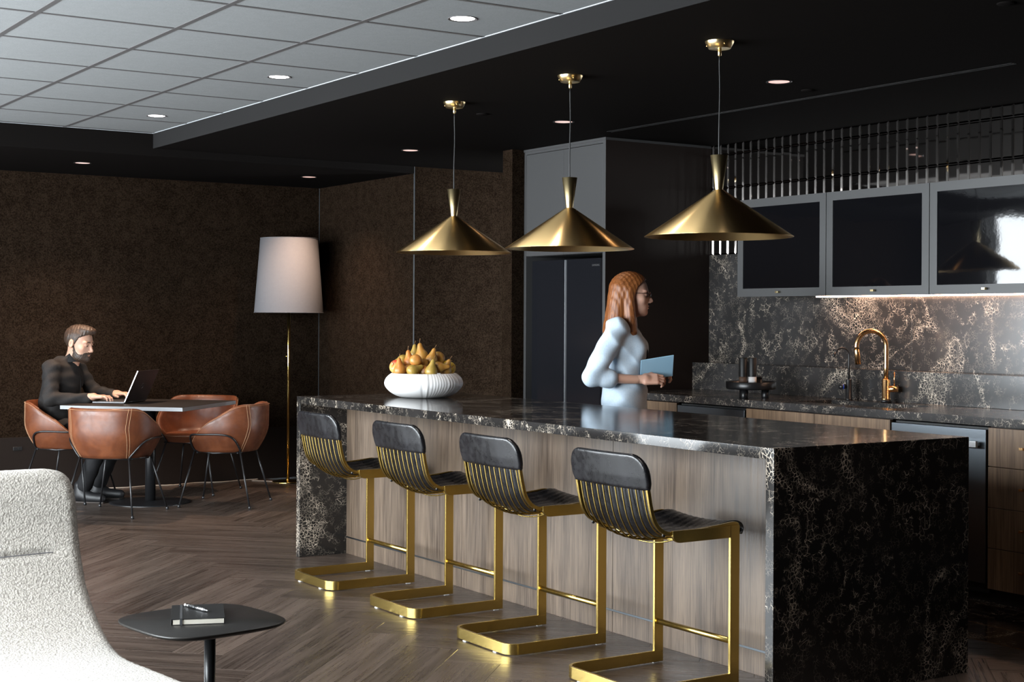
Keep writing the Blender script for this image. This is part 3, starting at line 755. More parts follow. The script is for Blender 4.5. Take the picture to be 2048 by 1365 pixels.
# ================================================================== pendants
def pendant(y, dz, label):
    t = thing('pendant_lamp', label, 'lamp', (.503, y, ZK), 0, 'brass cone pendants over the island')
    G().lathe([(.044, -.030), (.046, -.031), (.061, -.003), (.061, 0)], 40, cap=False).lathe([(.001, -.030), (.044, -.030)], 40, cap=False).build('canopy', M['brass_light'], t, True)
    G().lathe([(.009, -.033), (.009, -.030)], 16).build('canopy_rim', M['brass_light'], t, True)
    G().lathe([(.003, -.062), (.0075, -.060), (.0085, -.03)], 14).build('cord_grip', M['brass_light'], t, True)
    gd = Vector((-.62, .1, 0)) * .055
    for k in range(3):
        a = 2.3 + 2.1 * k; G().ball((.0535 * math.cos(a), .0535 * math.sin(a), -.017), .0045, 8, 6).build('screw', M['brass_pol'], t, True)
    z0, z1, z2 = 1.920 - ZK + dz, 2.064 - ZK + dz, 1.722 - ZK + dz
    pts = [(.0, 0, -.06)] + [(.003 * math.sin(k * .8), .003 * math.cos(k * .6), -.06 + (z1 + .06 - .005) * k / 8) for k in range(1, 8)] + [(0, 0, z1 - .02)]
    G().tube(smooth_path(pts, 3), .0032, 8).build('cord', M['black'], t, True)
    G().lathe([(.0165, z0 - .004), (.017, z0), (.0365, z1), (.0355, z1), (.033, z1 - .002), (.004, z1 - .003)], 40, cap=False).build('neck_cone', M['brass_light'], t, True)
    sh = G().lathe([(.0175, z0 - .0005), (.022, z0 - .003), (.312, z2), (.3118, z2 - .0015), (.3095, z2 - .0012), (.021, z0 - .0065), (.002, z0 - .007)], 72, cap=False).build('shade', M['brass_spun'], t, True)
    G().lathe([(.014, z0 - .06), (.02, z0 - .055), (.02, z0 - .007)], 18).build('lamp_holder', M['black'], sh, True)
    return t
pendant(.874, .0, 'brass cone pendant lamp over the open end of the island')
pendant(1.953, -.012, 'brass cone pendant lamp, middle one of the three over the island')
pendant(3.03, .006, 'brass cone pendant lamp hanging above the fruit bowl')

# ================================================================== bar stools
def make_stool():
    t = thing('bar_stool', 'x', 'stool', (0, 0, 0), 0, 'brass and black leather bar stools at the island')
    hw, bt, bh = .2235, .006, .0225      # half spacing, half bar thickness, half bar height
    # sled base: flat bar on edge, open toward the island
    n = 9; r = .055; xl, xr = -.325, .155
    path = [(xr, -hw)] + [(xl + r - r * math.sin(a), -hw + r - r * math.cos(a)) for a in [PI / 2 * k / n for k in range(n + 1)]] + [(xl + r - r * math.cos(a), hw - r + r * math.sin(a)) for a in [PI / 2 * k / n for k in range(n + 1)]] + [(xr, hw)]
    v = []; f = []
    m_ = len(path)
    for i, (x, y) in enumerate(path):
        a = Vector(path[max(i - 1, 0)]); b = Vector(path[min(i + 1, m_ - 1)]); tt = (b - a).normalized(); nn = Vector((-tt.y, tt.x))
        for s_ in (-1, 1):
            for z in (.004, .004 + 2 * bh): v.append((x + nn.x * bt * s_, y + nn.y * bt * s_, z))
    for i in range(m_ - 1):
        o, q = i * 4, i * 4 + 4
        for a, b in ((0, 1), (1, 3), (3, 2), (2, 0)): f.append((o + a, o + b, q + b, q + a))
    f += [(2, 3, 1, 0), tuple((m_ - 1) * 4 + k for k in (0, 1, 3, 2))]
    raw('base_frame', v, f, M['brass'], t, bevel=.0015)
    for x, y in ((-.322, -.12), (-.322, .12), (.12, -hw), (.12, hw)):
        G().box(x - .012, x + .012, y - .012 if abs(y) < .2 else y - .005, y + .012 if abs(y) < .2 else y + .005, 0, .004).build('glide', M['white'], t)
    for s_ in (-1, 1):
        y = s_ * hw
        G().box(xr - .045, xr, y - bt, y + bt, .004 + 2 * bh - .001, .602).build('post', M['brass'], t, bevel=.0015)
        # side rail under the seat with rounded rear end
        arc = [(-.135 - .035 * math.sin(a) , .557 + .035 - .035 * math.cos(a)) for a in [PI / 2 * k / 6 for k in range(7)]]
        outline = [(xr - .046, .557)] + arc + [(-.170, .602), (xr - .046, .602)]
        v = [(x, y + q, z) for q in (-bt, bt) for x, z in outline]; k_ = len(outline)
        f = [tuple(range(k_ - 1, -1, -1)), tuple(range(k_, 2 * k_))] + [(i, (i + 1) % k_, (i + 1) % k_ + k_, i + k_) for i in range(k_)]
        if s_ < 0: pass
        raw('side_rail', v, f, M['brass'], t, bevel=.0012)
    G().tube([(xr - .022, -hw, .165), (xr - .022, hw, .165)], .0115, 14).build('foot_rest', M['brass'], t, True)
    G().box(-.12, -.085, -hw, hw, .5585, .566).build('cross_bar', M['brass'], t, bevel=.001)
    # wire shell
    def wire(y, sag, top):
        bow = .016 * (1 - (y / .225) ** 2)
        pts = [(-.282 - bow, y, top), (-.274 - bow, y, .76), (-.260 - bow, y, .69), (-.243 - bow * .8, y, .640 - sag * .3), (-.210 - bow * .4, y, .604 - sag * .8), (-.160, y, .590 - sag), (-.06, y, .592 - sag), (.06, y, .600 - sag * .8), (.135, y, .607 - sag * .5), (.158, y, .600 - sag * .4)]
        return smooth_path(pts, 4)
    ny = 11
    for k in range(ny):
        y = -.190 + .38 * k / (ny - 1)
        G().tube(wire(y, .044 * (1 - (y / .22) ** 2), .80), .0032, 6).build('wire', M['brass'], t, True)
    for s_ in (-1, 1):
        G().tube(wire(s_ * .214, 0, .80), 0, flat=(.0075, .0065, (0, 1, 0))).build('edge_bar', M['brass'], t, bevel=.002)
    for x, z in ((-.12, .583), (-.02, .585), (.08, .594)):
        pts = [(x, -.214 + .428 * k / 12, z - .006 - .044 * (1 - ((-.214 + .428 * k / 12) / .22) ** 2)) for k in range(13)]
        G().tube(pts, .003, 6).build('cross_wire', M['brass'], t, True)
    # leather sling: front of the back, down and over the seat
    prof = smooth_path([(-.266, .80), (-.260, .755), (-.248, .70), (-.230, .645), (-.200, .612), (-.15, .600), (-.05, .603), (.06, .611), (.145, .619), (.185, .613), (.203, .592), (.196, .570)], 5)
    nyy = 33; v = []; f = []; L = len(prof)
    for side in (0, 1):
        for i, (x, z) in enumerate(prof):
            for j in range(nyy):
                y = -.198 + .396 * j / (nyy - 1); sag = .044 * (1 - (y / .22) ** 2); bow = .016 * (1 - (y / .225) ** 2)
                fr = min(1, max(0, (x + .26) / .12)); fl = min(1, max(0, (.17 - x) / .1))
                rib = .0035 * abs(math.sin(PI * j / (nyy - 1) * 11)) * fr
                zz = z - sag * fr * (.45 + .55 * fl) + rib; xx = x - bow * (1 - fr)
                dx = -.0045 * (1 - fr) * side; dz = -.0045 * fr * side
                v.append((xx + dx, y, zz + dz - rib * side))
    def id_(s_, i, j): return s_ * L * nyy + i * nyy + j
    for i in range(L - 1):
        for j in range(nyy - 1):
            f.append((id_(0, i, j), id_(0, i + 1, j), id_(0, i + 1, j + 1), id_(0, i, j + 1))[::-1]); f.append((id_(1, i, j), id_(1, i + 1, j), id_(1, i + 1, j + 1), id_(1, i, j + 1)))
    for i in range(L - 1):
        for j in (0, nyy - 1): f.append((id_(0, i, j), id_(0, i + 1, j), id_(1, i + 1, j), id_(1, i, j)))
    for j in range(nyy - 1):
        for i in (0, L - 1): f.append((id_(0, i, j), id_(0, i, j + 1), id_(1, i, j + 1), id_(1, i, j)))
    raw('seat_sling', v, f, M['leather_black'], t, True)
    for s_ in (-1, 1):
        G().ball((-.20, s_ * .214, .588), (.008, .006, .008), 10, 8).build('strap_tie', M['leather_black'], t, True)
    # leather cap over the top of the back
    def cap(P):
        q = P.copy(); yy = q[..., 1]; bow = .016 * (1 - (yy / .225) ** 2)
        q[..., 0] = q[..., 0] + bow + (q[..., 2] - .755) * .20 + .274
        xx = np.abs(q[..., 0]) ; zz = q[..., 2]
        w2 = .232 - .010 * np.clip((.78 - zz) / .03, 0, 1)
        # rounded-top outline in yz
        r_ = .075; ax = np.abs(yy) - (w2 - r_); az = zz - (.885 - r_)
        out = np.where((ax > 0) & (az > 0), np.sqrt(np.maximum(ax, 0) ** 2 + np.maximum(az, 0) ** 2) - r_, np.maximum(ax, az) - r_)
        out = np.maximum(out, .753 - zz)
        th = .0135 - .004 * np.clip((.80 - zz) / .05, 0, 1)
        d2 = np.stack([np.maximum(out + .010, 0), np.maximum(xx - th + .010, 0)], -1)
        return np.linalg.norm(d2, axis=-1) - .010 + np.minimum(np.maximum(out + .010, xx - th + .010), 0)
    cp = sdf_obj('back_cap', [mesh_sdf(cap, (-.36, -.245, .74), (-.23, .245, .90), .0045)], M['leather_black'], t)
    pts = []
    for k in range(25):
        a = -PI / 2 + PI * k / 24
        yy = .1545 * (1 if a > 0 else -1) * min(1, abs(a) / .3) + .0705 * math.sin(a); zz = .808 + .0705 * math.cos(a)
        pts.append((-.274 - .016 * (1 - (yy / .225) ** 2) - (zz - .755) * .20 + .010, yy, zz))
    pts = [(-.264, pts[0][1] * .965, .760)] + pts + [(-.264, pts[-1][1] * .965, .760)]
    G().tube(pts, .0014, 5).build('stitching', M['stitch_grey'], cp)
    return t
st0 = make_stool()
for k, (x, y, lb) in enumerate(((.003, 3.061, 'brass bar stool with black leather, nearest the floor lamp'), (.010, 2.234, 'brass bar stool with black leather, second from the floor lamp'), (-.018, 1.386, 'brass bar stool with black leather, third from the floor lamp'), (-.022, .553, 'brass bar stool with black leather, fourth from the floor lamp, at the open island end'))):
    s_ = st0 if k == 0 else copy_tree(st0)
    s_.location = (x, y, 0); s_.rotation_euler = (0, 0, (0, .01, -.006, .004)[k]); s_['label'] = lb

# ================================================================== fruit bowl
BC = np.array([.585, 3.49])
t = thing('fruit_bowl', 'low white ceramic bowl with pleated ribs on the island', 'bowl', (BC[0], BC[1], .92))
va = math.atan2(-fw[1], -fw[0])          # azimuth of the viewer side
def rib(a, r, z):
    if r < .03: return r
    q = ((a - va + PI) % (2 * PI)) - PI   # 0 facing the room, positive to the right-hand side
    ph = (q + .02)
    k = 0.0
    if -.02 < q < 2.9:
        st = [0, .20, .30, .38, .46, .54, .62, .70, .79, .90, 1.02, 1.2, 1.45, 1.8, 2.3, 2.95]
        for i in range(len(st) - 1):
            if st[i] <= ph < st[i + 1]:
                u_ = (ph - st[i]) / (st[i + 1] - st[i]); k = (u_ ** 2 - .4) * (.020 if i else .036); break
    return r * (1 + k * min(1, (r - .03) / .08)) + .0006 * math.sin(a * 90) * (1 if 0 < q < 2 else 0)
prof = smooth_path([(.115, 0), (.150, .008), (.190, .030), (.218, .060), (.2245, .085), (.215, .110), (.198, .128), (.184, .138)], 3)
prof = [(.002, 0), (.06, 0)] + prof + [(.180, .139), (.176, .137), (.190, .118), (.200, .09), (.19, .06), (.15, .03), (.08, .018), (.002, .016)]
G().lathe(prof, 240, cap=False, fn=rib).build('bowl_shell', M['ceramic'], t, True)
def fruit_mat(name, c1, c2, c3=None):
    mt = mat(name, c1, .38); nt, b = parts_of(mt); P = coords(nt, 'Object')
    c = mixc(nt, mrange(nt, noise(nt, P, 22.0, 3.0), .38, .66), c1, c2)
    if c3: c = mixc(nt, mrange(nt, nd(nt, 'ShaderNodeSeparateXYZ', None, {0: P}).outputs[0], -.01, .03), c, c3)
    sp = mrange(nt, noise(nt, P, 260.0, 1.0), .60, .68)
    nt.links.new(mixc(nt, math_(nt, 'MULTIPLY', sp, .35), c, (.30, .13, .03)), b.inputs['Base Color']); return mt
M['pear'] = fruit_mat('russet_pear_skin', (.37, .17, .032), (.32, .19, .042))
M['pear_o'] = fruit_mat('orange_pear_skin', (.44, .155, .030), (.40, .20, .04))
M['pear_g'] = fruit_mat('green_pear_skin', (.29, .195, .04), (.34, .215, .04))
M['apple_r'] = fruit_mat('red_apple_skin', (.60, .35, .10), (.55, .20, .06), (.52, .04, .025))
M['apple_y'] = fruit_mat('yellow_apple_skin', (.68, .45, .05), (.62, .42, .06))
M['stem'] = mat('fruit_stem', (.16, .08, .03), .7)
pear_prof = smooth_path([(.001, -.030), (.018, -.0285), (.032, -.018), (.0365, .0), (.032, .018), (.022, .034), (.0155, .050), (.0115, .064), (.006, .071), (.001, .072)], 3)
apple_prof = smooth_path([(.001, -.026), (.014, -.030), (.030, -.020), (.0375, .002), (.034, .020), (.022, .031), (.010, .031), (.004, .025), (.001, .023)], 3)
def shift_bend(g, b):   # gentle lean of the pear's neck
    g.v = [(x + b * max(0, z) ** 2 * 9, y, z) for x, y, z in g.v]; return g
fm = {}
def fruit(kind, mt, px, py, dd, tilt, az, s=1.0, label=''):
    lat = (px - 849) / 350.0; z = 1.058 - (py - 747.5) / 350.0
    c = np.array([BC[0], BC[1], 0]) + np.array([*_r[:2], 0]) * lat * (1 + dd * .1) + np.array([fw[0], fw[1], 0]) * dd
    t = thing('pear' if kind == 'pear' else 'apple', label, kind, (c[0], c[1], z), 0, 'fruit heaped in the white bowl')
    aw = math.atan2(rt[1], rt[0]) + math.radians(az)      # azimuth the tip leans toward; 0 = right-hand side of the heap
    t.rotation_mode = 'QUATERNION'
    axis = Vector((-math.sin(aw), math.cos(aw), 0)); t.rotation_quaternion = Matrix.Rotation(math.radians(tilt), 4, axis).to_quaternion()
    t.scale = (s, s, s)
    g = G().lathe(pear_prof if kind == 'pear' else apple_prof, 28, cap=False)
    if kind == 'pear': shift_bend(g, .12)
    key = (kind, mt)
    if key not in fm:
        me = bpy.data.meshes.new('flesh'); me.from_pydata(g.v, [], g.f); me.materials.append(M[mt]); me.polygons.foreach_set('use_smooth', [True] * len(me.polygons))
        sg = G().tube([(.005 if kind == 'pear' else 0, 0, .068 if kind == 'pear' else .022), (.009, 0, .080 if kind == 'pear' else .034), (.017, .003, .094 if kind == 'pear' else .044)], [.0018, .0014, .002], 6)
        ms = bpy.data.meshes.new('stalk'); ms.from_pydata(sg.v, [], sg.f); ms.materials.append(M['stem']); fm[key] = (me, ms)
    for nm, me in zip(('flesh', 'stalk'), fm[key]):
        o = bpy.data.objects.new(nm, me); COL.objects.link(o); o.parent = t
    if kind == 'pear':
        pass
FR = [('pear', 'pear', 843.9, 715.7, 0.058, 14, 180, 1.12, 'large russet pear standing at the top of the fruit heap'),
      ('pear', 'pear_o', 820.5, 726.8, 0.045, 14, 185, 1.0, 'orange pear upright left of the topmost pear, with a hooked stalk'),
      ('pear', 'pear_o', 802.4, 742.1, -0.06, 8, 180, 1.0, 'speckled orange pear upright in front of the red apple'),
      ('pear', 'pear_g', 828.7, 712.0, 0.112, 6, 180, 0.85, 'small pear whose tip peeks out behind the topmost pear'),
      ('pear', 'pear', 864.3, 721.0, 0.013, 10, 20, 0.95, 'slim russet pear upright to the right of the topmost pear'),
      ('pear', 'pear_g', 866.6, 742.5, -0.138, 8, 30, 0.98, 'pale green pear upright at the front of the heap'),
      ('pear', 'pear', 893.2, 741.7, -0.038, 16, 5, 0.95, 'russet pear upright beside the yellow apple'),
      ('pear', 'pear_g', 829.0, 741.8, -0.135, 62, 20, 0.98, 'green pear lying at the front with its tip raised to the right'),
      ('pear', 'pear_o', 819.4, 742.7, -0.011, 95, 120, 0.95, 'orange pear lying behind the front green pear'),
      ('pear', 'pear_o', 834.7, 721.2, -0.09, 100, 95, 0.95, 'orange pear lying with its round end outward in the middle of the heap'),
      ('pear', 'pear_o', 850.8, 742.5, -0.086, 100, 80, 0.93, 'orange pear with its dimpled end outward at the front'),
      ('pear', 'pear', 847.9, 728.9, -0.027, 85, 100, 0.9, 'dark orange pear wedged beneath the topmost pear'),
      ('pear', 'pear', 875.6, 718.8, 0.079, 95, 75, 1.12, 'big brown pear lying on its side at the right of the heap'),
      ('pear', 'pear', 880.5, 734.9, -0.089, 82, 0, 0.9, 'shiny russet pear lying with its neck toward the yellow apple'),
      ('pear', 'pear_g', 805.7, 724.0, 0.101, 95, 140, 0.98, 'yellowish pear lying behind the hooked-stalk pear'),
      ('apple', 'apple_r', 794.5, 735.5, 0.007, 70, 230, 1.05, 'red and green apple at the edge of the bowl'),
      ('apple', 'apple_y', 899.3, 737.8, 0.028, 75, 290, 0.98, 'yellow apple at the edge of the bowl'),
      ('apple', 'apple_y', 894.7, 734.2, 0.095, 20, 0, 0.9, 'yellow apple half hidden behind the russet pears')]
for r_ in FR: fruit(*r_)

# ================================================================== dining table and chairs
TC = (.145, 6.756); TA = math.radians(-45.7)
t = thing('dining_table', 'square dark pedestal table at which the man works', 'table', (*TC, 0), TA)
G().box(-.47, .47, -.47, .47, .706, .735).build('table_top', M['table'], t, bevel=.0012)
G().box(-.4705, .4705, -.4705, .4705, .7075, .7335).build('edge_band', mat('grey_edge_band', (.19, .20, .21), .4), t)
G().cyl((0, 0, 0), .038, .014, .695, 28).build('column', M['black_metal'], t, True)
G().box(-.2, .2, -.03, .03, .690, .706).box(-.03, .03, -.2, .2, .690, .706).build('spider', M['black_metal'], t)
G().lathe([(.001, .016), (.06, .0155), (.27, .010), (.292, .006), (.294, .002), (.294, 0)], 64, cap=False).build('base', M['black_metal'], t, True)

def make_chair():
    t = thing('tub_chair', 'x', 'chair', (0, 0, 0), 0, 'cognac leather tub chairs around the dining table')
    NA, NV = 72, 14
    def rim(a):
        x = math.cos(a); s_ = min(1, max(0, (.86 - x) / 1.55)); s_ = s_ * s_ * (3 - 2 * s_); return .460 + .285 * s_ ** .78
    def rad(a, z, off=0.0):
        k = min(1, max(0, (z - .395) / .20)); sc = .74 + .26 * math.sin(k * PI / 2) + .05 * max(0, z - .6)
        e = .82; ca, sa = math.cos(a), math.sin(a)
        A, B = (.285 if ca > 0 else .300), .305
        x = A * math.copysign(abs(ca) ** e, ca); y = B * math.copysign(abs(sa) ** e, sa)
        L_ = math.hypot(x, y); q = (L_ * sc - off) / L_
        return x * q, y * q
    v = []; f = []
    for i in range(NA):
        a = 2 * PI * i / NA; h = rim(a)
        for j in range(NV + 1):
            u_ = j / NV; z = .398 + (h - .398) * u_; z_ = z - .006 * (1 if j == NV else 0); x, y = rad(a, z_, .008 if j == NV else 0); v.append((x, y, z_))
        x, y = rad(a, h, .016); v.append((x, y, h))
        x, y = rad(a, h - .005, .026); v.append((x, y, h - .006))
        for j in range(1, 8):
            u_ = j / 7; z = h - .006 - (h - .006 - .445) * u_; x, y = rad(a, max(z, .46), .030 + .012 * u_); v.append((x, y, z))
    S_ = NV + 10
    for i in range(NA):
        o, q = i * S_, ((i + 1) % NA) * S_
        for j in range(S_ - 1): f.append((o + j, q + j, q + j + 1, o + j + 1))
    n = len(v); v.append((0, 0, .385)); v.append((0, 0, .44))
    for i in range(NA):
        o, q = i * S_, ((i + 1) % NA) * S_
        f.append((n, q, o)); f.append((n + 1, o + S_ - 1, q + S_ - 1))
    sh = raw('shell', v, f, M['leather_tan'], t, True)
    sp_ = []
    g = G(); prof = [(.001, .0), (.9, 0), (1.0, .012), (.98, .024), (.9, .030), (.001, .034)]
    vv = []; ff = []; n_ = 48
    for r_, z in prof:
        for k in range(n_):
            a = 2 * PI * k / n_; x, y = rad(a, .50, .043); vv.append((x * r_ + .012, y * r_ * .98, .434 + z))
    for i in range(len(prof) - 1):
        for k in range(n_): ff.append((i * n_ + k, i * n_ + (k + 1) % n_, (i + 1) * n_ + (k + 1) % n_, (i + 1) * n_ + k))
    raw('seat_pad', vv, ff, M['leather_tan'], t, True)
    # stitched seams
    for a0 in (2.32, 2.40, -2.32, -2.40):
        pts = []
        for k in range(13):
            z = .40 + (rim(a0) - .40 - .002) * k / 12; a = a0 + math.copysign(.10, a0) * (1 - abs(2 * k / 12 - 1.2)); x, y = rad(a, z, -.0012); pts.append((x, y, z))
        G().tube(pts, .0014, 5).build('seam_stitch', M['stitch'], sh)
    pts = [(*rad(2 * PI * k / 60, rim(2 * PI * k / 60) - .012, -.0008), rim(2 * PI * k / 60) - .012) for k in range(60)]
    G().tube(pts, .0012, 5, True).build('rim_stitch', M['stitch'], sh)
    # rod frame
    rr = .0068
    for s_ in (-1, 1):
        pts = []
        def on(a, z): x, y = rad(a, z, -.008); return (x, y, z)
        loop = [on(s_ * .70, .405), on(s_ * .74, .45), on(s_ * .95, .520), on(s_ * 1.3, .530), on(s_ * 1.75, .530), on(s_ * 2.0, .500), on(s_ * 2.22, .43), on(s_ * 2.30, .398)]
        G().tube(smooth_path(loop, 5), rr, 8).build('side_loop', M['black_metal'], t, True)
        fx, fy, fz = loop[0]; bx, by, bz = loop[-1]
        G().tube([loop[0], (0.02, s_ * .235, .393), loop[-1]], rr, 8).build('side_bar', M['black_metal'], t, True)
        for (x, y, z), (ex, ey) in (((fx, fy, .405), (.262, s_ * .262)), ((bx, by, .398), (-.262, s_ * .262))):
            lg = G().tube([(x, y, z), (ex, ey, .006)], rr, 8).build('leg', M['black_metal'], t, True)
            G().lathe([(.009, 0), (.011, .002), (.011, .016), (.007, .022)], 12, (ex, ey, 0)).build('foot_cap', M['black_metal'], lg, True)
    for x in (-.15, .15):
        G().tube([(x, -.20, .392), (x, .20, .392)], rr, 8).build('cross_bar', M['black_metal'], t, True)
    return t
ch0 = make_chair()
for k, (x, y, ang, lb) in enumerate(((-.264, 6.306, math.atan2(.69, .72), 'cognac leather tub chair showing its back to the room'), (.582, 6.379, math.atan2(.65, -.76), 'cognac leather tub chair seen from the side, facing the laptop'), (.690, 7.240, math.atan2(-.69, -.72), 'empty cognac leather tub chair against the back wall side of the table'), (-.322, 7.206, math.atan2(-.69, .72), 'cognac leather tub chair the man is sitting in'))):
    c = ch0 if k == 0 else copy_tree(ch0)
    c.location = (x, y, 0); c.rotation_euler = (0, 0, ang); c['label'] = lb

# laptop
LP = (.055, 6.837); LA = math.atan2(-.692, .722)
t = thing('laptop', 'open dark laptop on the dining table in front of the man', 'laptop', (*LP, .7355), LA)
G().box(-.25, .0, -.185, .185, .002, .014).build('base', mat('laptop_grey', (.10, .10, .105), .35, .5), t, bevel=.003)
G().box(-.215, -.06, -.16, .16, .0138, .0152).build('keyboard', M['black'], t); G().box(-.245, -.23, -.05, .05, .0138, .0146).build('touchpad', M['black_metal'], t)
for x in (-.22, -.03):
    for y in (-.16, .16): G().box(x - .01, x + .01, y - .01, y + .01, 0, .0025).build('rubber_foot', M['black'], t)
Ml = Matrix.Translation((0.002, 0, .012)) @ Matrix.Rotation(math.radians(24), 4, 'Y')
lid = G().box(-.003, .003, -.185, .185, .0, .250).xf(Ml).build('lid', mat('laptop_lid', (.016, .012, .012), .38), t, bevel=.002)
G().box(-.0036, -.0030, -.178, .178, .010, .243).xf(Ml).build('screen', emit_mat('laptop_screen', (.8, .9, 1.0), .9), lid)
G().box(-.0032, .0030, -.1852, -.1845, .0, .2502).xf(Ml).build('lid_edge', M['steel'], lid)
eg = mat('emblem_grey', (.16, .15, .15), .3, .8)
G().tube([tuple(Ml @ Vector((.0033, .020 * math.cos(a), .125 + .020 * math.sin(a)))) for a in [2 * PI * k / 28 for k in range(28)]], .0014, 6, True).build('emblem_ring', eg, lid)
text('emblem', 'DELL', .014, eg, lid, Ml @ Matrix.Translation((.0031, 0, .125)) @ Matrix(((0, 0, 1, 0), (1, 0, 0, 0), (0, 1, 0, 0), (0, 0, 0, 1))))
G().tube([(0, -.13, .010), (0, .13, .010)], .006, 10).build('hinge', M['black_metal'], t, True)

# ================================================================== floor lamp
LC = (1.594, 7.500)
t = thing('floor_lamp', 'brass floor lamp with a tall grey drum shade in the corner', 'lamp', (*LC, 0))
G().lathe([(.001, .018), (.02, .018), (.10, .012), (.128, .008), (.131, .004), (.131, 0)], 56, cap=False).build('base', M['brass_pol'], t, True)
G().lathe([(.024, .012), (.020, .022), (.0155, .026)], 24).build('collar', M['brass_pol'], t, True)
G().cyl((0, 0, 0), .0135, .02, 1.98, 20).build('pole', M['brass_pol'], t, True)
G().tube([(0, 0, 1.046), tuple(Vector((-rt[0], -rt[1], 0)) * .028 + Vector((0, 0, 1.046)))], .0065, 12).build('switch_knob', M['brass'], t, True)
sh = G().lathe([(.286, 1.409), (.2375, 2.030), (.2355, 2.030), (.284, 1.409), (.286, 1.409)], 72, cap=False).build('shade', M['shade'], t, True)
for r_, z in ((.2862, 1.411), (.2378, 2.028)): G().tube([(r_ * math.cos(2 * PI * k / 64), r_ * math.sin(2 * PI * k / 64), z) for k in range(64)], .0026, 6, True).build('shade_rim', M['shade'], sh, True)
for k in range(3):
    a = 2 * PI * k / 3; G().tube([(0, 0, 1.975), (.236 * math.cos(a), .236 * math.sin(a), 2.022)], .0022, 6).build('shade_spoke', M['brass_pol'], sh, True)
G().ball((0, 0, 1.84), (.03, .03, .045), 14, 10).build('bulb', M['white'], sh, True)
pts = smooth_path([(1.475, 7.54, .004), (1.42, 7.60, .006), (1.36, 7.70, .004), (1.44, 7.76, .006), (1.30, 7.775, .004), (1.1, 7.73, .004), (.9, 7.775, .005), (.7, 7.72, .004), (.5, 7.77, .004), (.3, 7.74, .004), (.1, 7.78, .004), (-.2, 7.77, .004)], 6)
t = thing('lamp_cord', 'thin pale lamp cord trailing along the foot of the back wall', 'cord', (1.475, 7.54, 0))
G().tube([(p[0] - 1.475, p[1] - 7.54, p[2]) for p in pts], .0035, 6).build('cable', M['cord'], t, True); G().box(-1.71, -1.66, .222, .25, 0, .022).build('plug', M['white'], t, bevel=.004)

# ================================================================== lounge chair
t = thing('lounge_chair', 'cream boucle lounge chair with a high curved back', 'armchair', (-2.60, .30, 0))
mt = mat('cream_boucle', (.62, .59, .54), .95); nt, b = parts_of(mt); P = coords(nt, 'Object')
vo = nd(nt, 'ShaderNodeTexVoronoi', {'feature': 'SMOOTH_F1'}, {'Vector': P, 'Scale': 175.0, 'Smoothness': .7, 'Randomness': 1.0}).outputs[0]
nb = noise(nt, P, 140.0, 3.0, .6, 1.0)
hgt = math_(nt, 'ADD', math_(nt, 'MULTIPLY', vo, -1.0), math_(nt, 'MULTIPLY', nb, 1.1))
nt.links.new(mixc(nt, mrange(nt, hgt, -.35, .45), (.31, .288, .255), (.54, .51, .46)), b.inputs['Base Color'])
bump(nt, b, hgt, .6, .004); b.inputs['Sheen Weight'].default_value = .25; M['boucle'] = mt
PRF = np.array([(.735, .862), (.722, .835), (.708, .80), (.685, .73), (.648, .66), (.585, .575), (.510, .505), (.395, .440), (.235, .408), (-.043, .425), (-.28, .437), (-.36, .41)], np.float32) - np.array([.30, 0], np.float32)
PRF = np.array(smooth_path(PRF, 4), np.float32)
XH = .372
def lounge(P):
    y, z = P[..., 1], P[..., 2]; ax = np.abs(P[..., 0])
    sh_ = P[..., 1:].reshape(-1, 2); best = np.full(len(sh_), 9., np.float32); tpar = np.zeros(len(sh_), np.float32)
    nseg = len(PRF) - 1
    for i in range(nseg):
        a, b_ = PRF[i], PRF[i + 1]; ba = b_ - a; nrm = np.array([-ba[1], ba[0]]) / np.linalg.norm(ba)    # pointing to the back/under side
        th_ = .060 + .012 * math.sin(PI * i / nseg)
        a2, b2 = a + nrm * th_, b_ + nrm * th_; pa = sh_ - a2; bb = b2 - a2
        tt = np.clip((pa @ bb) / (bb @ bb), 0, 1); d_ = np.linalg.norm(pa - tt[:, None] * bb, axis=1) - th_
        u_ = d_ < best; best = np.where(u_, d_, best); tpar = np.where(u_, (i + tt) / nseg, tpar)
    d2 = best.reshape(y.shape); tp = tpar.reshape(y.shape)
    half = XH - .012 * np.clip(1 - np.abs(tp - .45) / .2, 0, 1)
    # cupped back: sides wrap forward
    dx = ax - half + .055
    q = np.stack([np.maximum(d2 + .045, 0), np.maximum(dx, 0)], -1)
    body = np.linalg.norm(q, axis=-1) - .052 + np.minimum(np.maximum(d2 + .045, dx), 0)
    cr_ = np.hypot(np.maximum(ax - (XH - .13), 0), np.maximum(z - (.928 - .13), 0)) - .13
    body = smax(body, cr_, .05)
    # seat plinth under the sling
    und = rbox(P, (0, -.22, .30), (XH - .03, .33, .10), .06)
    body = smin(body, und, .05)
    # stitched seam across the back
    seam = np.abs(z - .655 - .02 * P[..., 0]) 
    body = body + .011 * np.exp(-(seam / .008) ** 2) * (y > .15) * np.clip((.30 - P[..., 0]) / .06, 0, 1)
    # loop texture in the silhouette
    X_, Y_, Z_ = P[..., 0], P[..., 1], P[..., 2]
    body = body + .0009 * (np.sin(310 * X_ + 40 * np.sin(60 * Y_)) * np.sin(290 * Z_ + 35 * np.sin(70 * X_)) + np.sin(330 * Y_ + 30 * np.sin(50 * Z_)))
    return body
sdf_obj('upholstery', [mesh_sdf(lounge, (-.46, -.78, .14), (.46, .80, 1.06), .0075)], M['boucle'], t)
G().tube([(-.36 + .62 * k / 12, .342, .655 + .02 * (-.36 + .62 * k / 12)) for k in range(13)], .0016, 5).build('seam', M['stitch_grey'], t)
G().cyl((0, -.10, 0), .035, .02, .22, 20).build('swivel_post', M['black_metal'], t, True)
